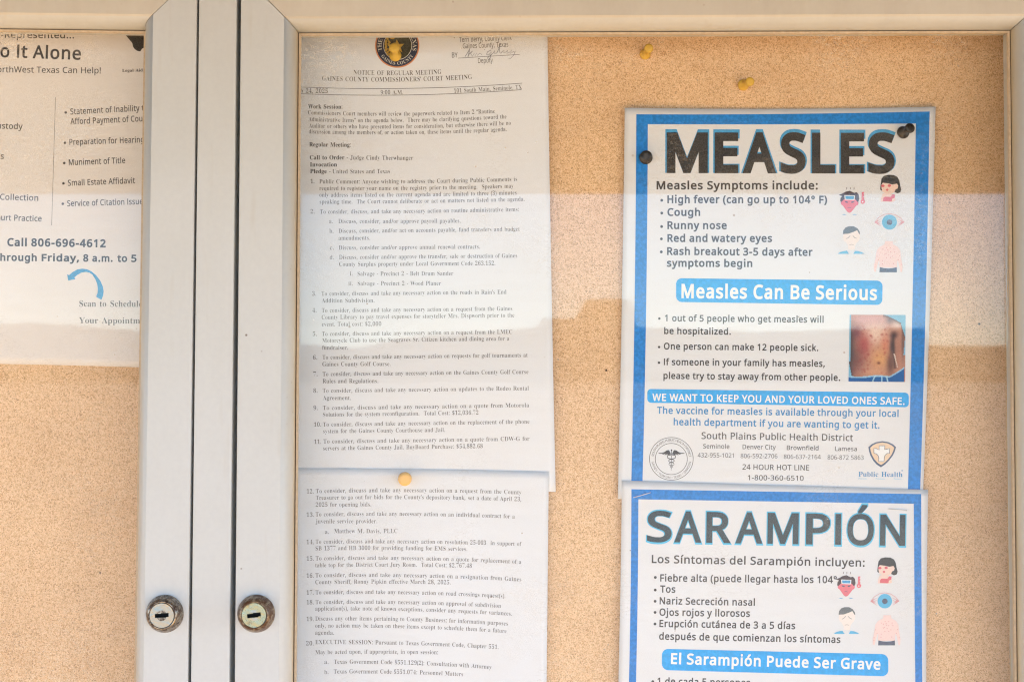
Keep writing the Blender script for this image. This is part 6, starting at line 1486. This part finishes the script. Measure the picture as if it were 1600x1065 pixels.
def torso_colour(u, v):
    def G(a, b, sx, sy): return math.exp(-((u - a) / sx) ** 2 - ((v - b) / sy) ** 2)
    def mixc(c, d, k):
        k = max(0.0, min(1.0, k)); return tuple(x + (y - x) * k for x, y in zip(c, d))
    bg = (160, 205, 228)
    sh = 0.0 if u < 0.62 else (0.12 * ((u - 0.62) / 0.3) ** 1.2 if u < 0.92 else 0.14 + (u - 0.92) * 2.6)
    left = 0.03 if v < 0.7 else 0.05 * (v - 0.7) / 0.2
    gap = 0.79 + (v - 0.58) * 0.33 < u < 0.815 + (v - 0.58) * 0.27 and 0.58 < v < 0.78
    arm_out = u > 0.975 + 0.02 * math.sin(v * 6) and v < 0.6
    waist = 0.915 - 0.11 * max(0, (u - 0.72) / 0.2) + 0.012 * math.sin(u * 9)
    c = (206, 168, 150)
    c = mixc(c, (240, 224, 214), 0.95 * G(0.46, 0.28, 0.24, 0.16))
    c = mixc(c, (226, 190, 192), 0.7 * G(0.35, 0.06, 0.40, 0.10))
    c = mixc(c, (238, 222, 214), 0.8 * G(0.86, 0.15, 0.10, 0.06))
    c = mixc(c, (204, 112, 112), 0.85 * G(0.25, 0.46, 0.11, 0.16))
    c = mixc(c, (150, 96, 108), 0.8 * G(0.12, 0.27, 0.09, 0.10))
    c = mixc(c, (146, 104, 98), 0.8 * G(0.12, 0.66, 0.16, 0.28))
    c = mixc(c, (92, 78, 82), 0.75 * G(0.02, 0.55, 0.07, 0.35))
    c = mixc(c, (222, 150, 126), 0.6 * G(0.64, 0.45, 0.08, 0.14))
    c = mixc(c, (228, 190, 142), 0.85 * G(0.56, 0.66, 0.17, 0.16))
    c = mixc(c, (222, 186, 160), 0.7 * G(0.44, 0.86, 0.22, 0.08))
    c = mixc(c, (112, 84, 84), 0.9 * G(0.80, 0.30, 0.06, 0.05))
    c = mixc(c, (104, 82, 84), 0.9 * G(0.77, 0.47, 0.045, 0.14))
    c = mixc(c, (128, 98, 88), 0.8 * G(0.74, 0.74, 0.07, 0.16))
    c = mixc(c, (188, 146, 132), 0.6 * G(0.88, 0.52, 0.05, 0.22))
    c = mixc(c, (110, 92, 92), 0.6 * G(0.96, 0.40, 0.03, 0.25))
    c = mixc(c, (150, 98, 78), 0.9 * G(0.53, 0.72, 0.03, 0.02))
    c = mixc(c, (120, 98, 102), 0.5 * G(0.72, 0.08, 0.06, 0.05))
    for a_, b_, r_, k_ in SPOTS:
        if abs(u - a_) < r_ * 2 and abs(v - b_) < r_ * 2: c = mixc(c, (170, 84, 80), k_ * G(a_, b_, r_, r_ * 0.8))
    c = mixc(c, (88, 66, 66), 0.8 * max(math.exp(-max(0, v - sh) / 0.02) * (u > 0.6), math.exp(-max(0, u - left) / 0.02) * (v > 0.25)))
    c = mixc(c, (96, 72, 68), 0.75 * math.exp(-abs(u - (0.785 + 0.10 * max(0, v - 0.45))) / 0.016) * (0.3 < v < 0.80))
    if v < sh or u < left or arm_out: c = bg
    if gap: c = (226, 214, 205)
    if v > waist and u < 0.98:
        c = (22, 130, 188)
        if v < waist + 0.022: c = (178, 214, 236)
        if abs(u - 0.585) < 0.010 or abs(math.hypot((u - 0.53) / 0.10, (v - 1.02) / 0.13) - 1) < 0.10 and u < 0.5 or abs(math.hypot((u - 0.6) / 0.09, (v - 1.0) / 0.12) - 1) < 0.12 and u > 0.6: c = (190, 222, 240)
    return c


rn = random.Random(3)
p = p1.part(2)
NX, NY = 96, 118
tl_p, tr_p, br_p, bl_p = (1327.6, 491.6), (1415, 491.9), (1414.2, 596.5), (1325.8, 595.6)
pts, F, colv = [], [], []
for j in range(NY + 1):
    for i in range(NX + 1):
        s, t = i / NX, j / NY
        a = (tl_p[0] + (tr_p[0] - tl_p[0]) * s, tl_p[1] + (tr_p[1] - tl_p[1]) * s)
        b = (bl_p[0] + (br_p[0] - bl_p[0]) * s, bl_p[1] + (br_p[1] - bl_p[1]) * s)
        pts.append((a[0] + (b[0] - a[0]) * t, a[1] + (b[1] - a[1]) * t))
        c = tuple(x ** 1.6 for x in s2l(*torso_colour(s, t))[:3])
        k = 1.0 + rn.uniform(-0.13, 0.13)
        colv.append(tuple(min(1, x * k) for x in c[:3]) + (1,))
F = [(j * (NX + 1) + i, (j + 1) * (NX + 1) + i, (j + 1) * (NX + 1) + i + 1, j * (NX + 1) + i + 1) for j in range(NY) for i in range(NX)]
p._add(pts, F)
pm_ = NT('photo_print').set(Roughness=0.5)
at_ = pm_.n.new('ShaderNodeVertexColor'); at_.layer_name = 'print'
pm_.color(at_.outputs['Color'])
ph = p.done('photo_print', pm_.m, po)
ca = ph.data.color_attributes.new('print', 'FLOAT_COLOR', 'POINT')
for i, c in enumerate(colv): ca.data[i].color = c
ic1 = lambda dx=0, dy=0: (lambda x, y: (1300 + x / 5.915 + dx, 260 + y / 5.915 + dy))
pt_icons(p1, po, {'s': 1.0, 'cough': ic1(), 'fever': ic1(), 'sad': ic1(), 'eye': ic1(), 'rash': ic1()})

h2 = lambda x, y: h1(x, 765) + 0.0009 + 0.0010 * min(1, max(0, (y - 800) / 250)) * (1 + 0.5 * math.sin(x * 0.011))
p2 = Sheet(quad(971.7, 966.5, 957), quad(1450.3, 1447.3, 1451), quad(750.2, 757.4, 764.6), quad(1362, 1369, 1376), h2)
qo = p2.build('measles_poster', M['laminate'])
tag(qo, 'Spanish poster headed SARAMPIÓN, stapled over the foot of the English one', 'poster', 'measles posters')
border(p2, qo, quad(986.6, 983.0, 973), quad(1439.4, 1441.0, 1444.5), quad(763.8, 767.6, 771.3), quad(997.5, 993.8, 984), quad(1427.7, 1430.2, 1433.5), quad(779.4, 783, 786.6), 1352)
SAR = [('S', 1010.8, 1049.4), ('A', 1053.3, 1095.9), ('R', 1103.4, 1142), ('A', 1148.8, 1191.3), ('M', 1199, 1247.5), ('P', 1259.2, 1296.7), ('I', 1304.8, 1313.9), ('Ó', 1323.6, 1365), ('N', 1374.8, 1414.2)]
yb2 = lambda x: 844.4 + (x - 1010) * 0.0155
p = p2.part(1); letters(p, [(c, a - 1.7, b + 1.7) for c, a, b in SAR], yb2, 47.6, 0.034, 0, 1.6); p.done('heading_halo', M['halo'], qo)
p = p2.part(2); letters(p, SAR, yb2, 45.2, 0.020); p.done('heading', M['toner_blue'], qo)
p = p2.part(1); p.text('Los Síntomas del Sarampión incluyen:', 1018.3, 878.6, 1351, 884.4, 12.0, w=0.018); p.done('subheading', M['greytext'], qo)
p = p2.part(1)
for s, x0, y0, x1, y1 in [
        ('Fiebre alta (puede llegar hasta los 104°', 1031.5, 907.4, 1307.5, 910.3), ('Tos', 1031.4, 924.8, 1055.3, 925.1), ('Nariz Secreción nasal', 1030.6, 943, 1179.5, 945.4),
        ('Ojos rojos y llorosos', 1030.3, 960.8, 1171.7, 962.8), ('Erupción cutánea de 3 a 5 días', 1030.3, 978.5, 1242.5, 982), ('después de que comienzan los síntomas', 1029.8, 998.2, 1313.1, 1003.5)]:
    p.text(s, x0, y0, x1, y1, 10.6, w=0.021)
for x, y in [(1024, 901.4), (1023.8, 921), (1023.6, 938.6), (1023.5, 956), (1023.4, 974)]: p.disc(x, y, 2.2)
p.done('symptom_list', M['greytext'], qo)
p = p2.part(1); p.text('1 de cada 5 personas', 1027, 1068.6, 1172, 1071, 10.6, w=0.021); p.disc(1020, 1064, 2.2); p.done('fact_list', M['greytext'], qo)
p = p2.part(1); p.banner((1034.2, 1012.8), (1388, 1021.2), (1388, 1055.8), (1034.2, 1046), 10); bn = p.done('banner', M['cyan'], qo)
p = p2.part(2); p.text('El Sarampión Puede Ser Grave', 1048.3, 1035.9, 1375.6, 1044.9, 15.9, w=0.026); p.done('banner_text', M['white_ink'], bn)


def ic2(c1, c2, k=0.968):
    return lambda x, y: (c2[0] + (1300 + x / 5.915 - c1[0]) * k, c2[1] + (260 + y / 5.915 - c1[1]) * k)


pt_icons(p2, qo, {'s': 0.968, 'cough': ic2((1391.3, 293.8), (1386.2, 890)), 'fever': ic2((1327.6, 320.9), (1322.3, 920)), 'sad': ic2((1330.4, 369.9), (1323.3, 963.7)),
                  'eye': ic2((1389.6, 347.4), (1382.4, 938.6)), 'rash': ic2((1387.9, 400.3), (1385.4, 983.2))})


# ------------------------------------------------------------------ staples
def wire(pts, r, mat, name):
    V, F = [], []
    for i, q in enumerate(pts):
        a = pts[max(0, i - 1)]; b = pts[min(len(pts) - 1, i + 1)]
        d = (b - a).normalized()
        s = d.cross(Vector((0.3, 0.2, 0.93))).normalized(); t = d.cross(s)
        for k in range(8):
            an = math.pi / 4 * k
            V.append(q + s * r * math.cos(an) + t * r * math.sin(an))
    n = len(pts)
    for i in range(n - 1):
        for k in range(8):
            F.append((i * 8 + k, i * 8 + (k + 1) % 8, i * 8 + 8 + (k + 1) % 8, i * 8 + 8 + k))
    return mesh_obj(name, V, F, mat, smooth=True)


for a, b, lab in [((989.8, 776.8), (1016.3, 769.1), 'slanting steel staple in the blue top border of the Spanish poster'),
                  ((1388.8, 794.9), (1416.8, 797), 'level steel staple above the last letter of the Spanish heading')]:
    pa, pb = p2.pos(*a, 5), p2.pos(*b, 5)
    o = wire([pa + Vector((0, 0.006, 0)), pa + Vector((0, 0.0003, 0)), pa + Vector((0, -0.0003, 0)) * 1 + (pb - pa) * 0.03, pa + (pb - pa) * 0.5 - Vector((0, 0.0004, 0)), pb + Vector((0, -0.0003, 0)) - (pb - pa) * 0.03, pb + Vector((0, 0.0003, 0)), pb + Vector((0, 0.006, 0))], 0.00032, M['staple'], 'staple')
    tag(o, lab, 'staple', 'staples in the Spanish poster')


# ------------------------------------------------------------------ push pins
def push_pin(base, head, mat, needle, label, group, rb=0.0046, rh=0.0037):
    ax = (head - base)
    H = ax.length
    ax.normalize()
    s = ax.cross(Vector((0, 0, 1))).normalized(); t = ax.cross(s)
    prof = [(0.0, 0.0), (rb * 0.96, 0.0), (rb, 0.06), (rb * 0.97, 0.12), (rb * 0.78, 0.20), (rb * 0.55, 0.27), (rb * 0.50, 0.45), (rb * 0.56, 0.68), (rh * 0.80, 0.79), (rh, 0.86), (rh, 0.95), (rh * 0.93, 1.0), (rh * 0.5, 1.02), (0.0, 1.02)]
    n = 32
    V, F = [], []
    for r, h in prof:
        for i in range(n):
            a = 2 * math.pi * i / n
            V.append(base + ax * (h * H) + s * r * math.cos(a) + t * r * math.sin(a))
    for k in range(len(prof) - 1):
        for i in range(n):
            F.append((k * n + i, k * n + (i + 1) % n, (k + 1) * n + (i + 1) % n, (k + 1) * n + i))
    o = mesh_obj('push_pin', V, F, mat, smooth=True)
    bm = bmesh.new(); bm.from_mesh(o.data); bmesh.ops.remove_doubles(bm, verts=bm.verts, dist=1e-7); bmesh.ops.recalc_face_normals(bm, faces=bm.faces); bm.to_mesh(o.data); bm.free()
    tag(o, label, 'push pin', group)
    tip = base - ax * 0.009
    nd = wire([base + ax * 0.0005, tip], 0.0005, M['staple'], 'needle')
    nd.parent = o
    return o


PINS = 'plastic push pins'
push_pin(p1.pos(1009.2, 246.5, 4), at(1009.9, 244.3, CORK - 0.012), M['pin_black'], 1, 'black push pin on the left border of the English poster', PINS, 0.0050, 0.0044)
push_pin(p1.pos(1410.4, 207.5, 4), at(1422.6, 199.8, CORK - 0.016), M['pin_black'], 1, 'tilted black push pin beside the last letter of the English heading', PINS, 0.0048, 0.0037)
push_pin(a1.pos(617.8, 88, 8), at(616.2, 74, CORK - 0.017), M['pin_yellow'], 1, 'yellow push pin stuck in the round county seal', PINS, 0.0046, 0.0039)
push_pin(at(1007.6, 85.5, CORK - 0.0002), at(1014.2, 75, CORK - 0.016), M['pin_yellow'], 1, 'yellow push pin in bare cork close under the top rail', PINS, 0.0042, 0.0034)
push_pin(at(1160.6, 133.4, CORK - 0.0002), at(1172.6, 127.3, CORK - 0.015), M['pin_yellow'], 1, 'yellow push pin in bare cork just above the English poster', PINS, 0.0043, 0.0033)
push_pin(a2.pos(632.6, 747.6, 4), at(632.4, 748.8, CORK - 0.015), M['pin_amber'], 1, 'pale orange push pin at the top of the lower agenda page', PINS, 0.0051, 0.0047)
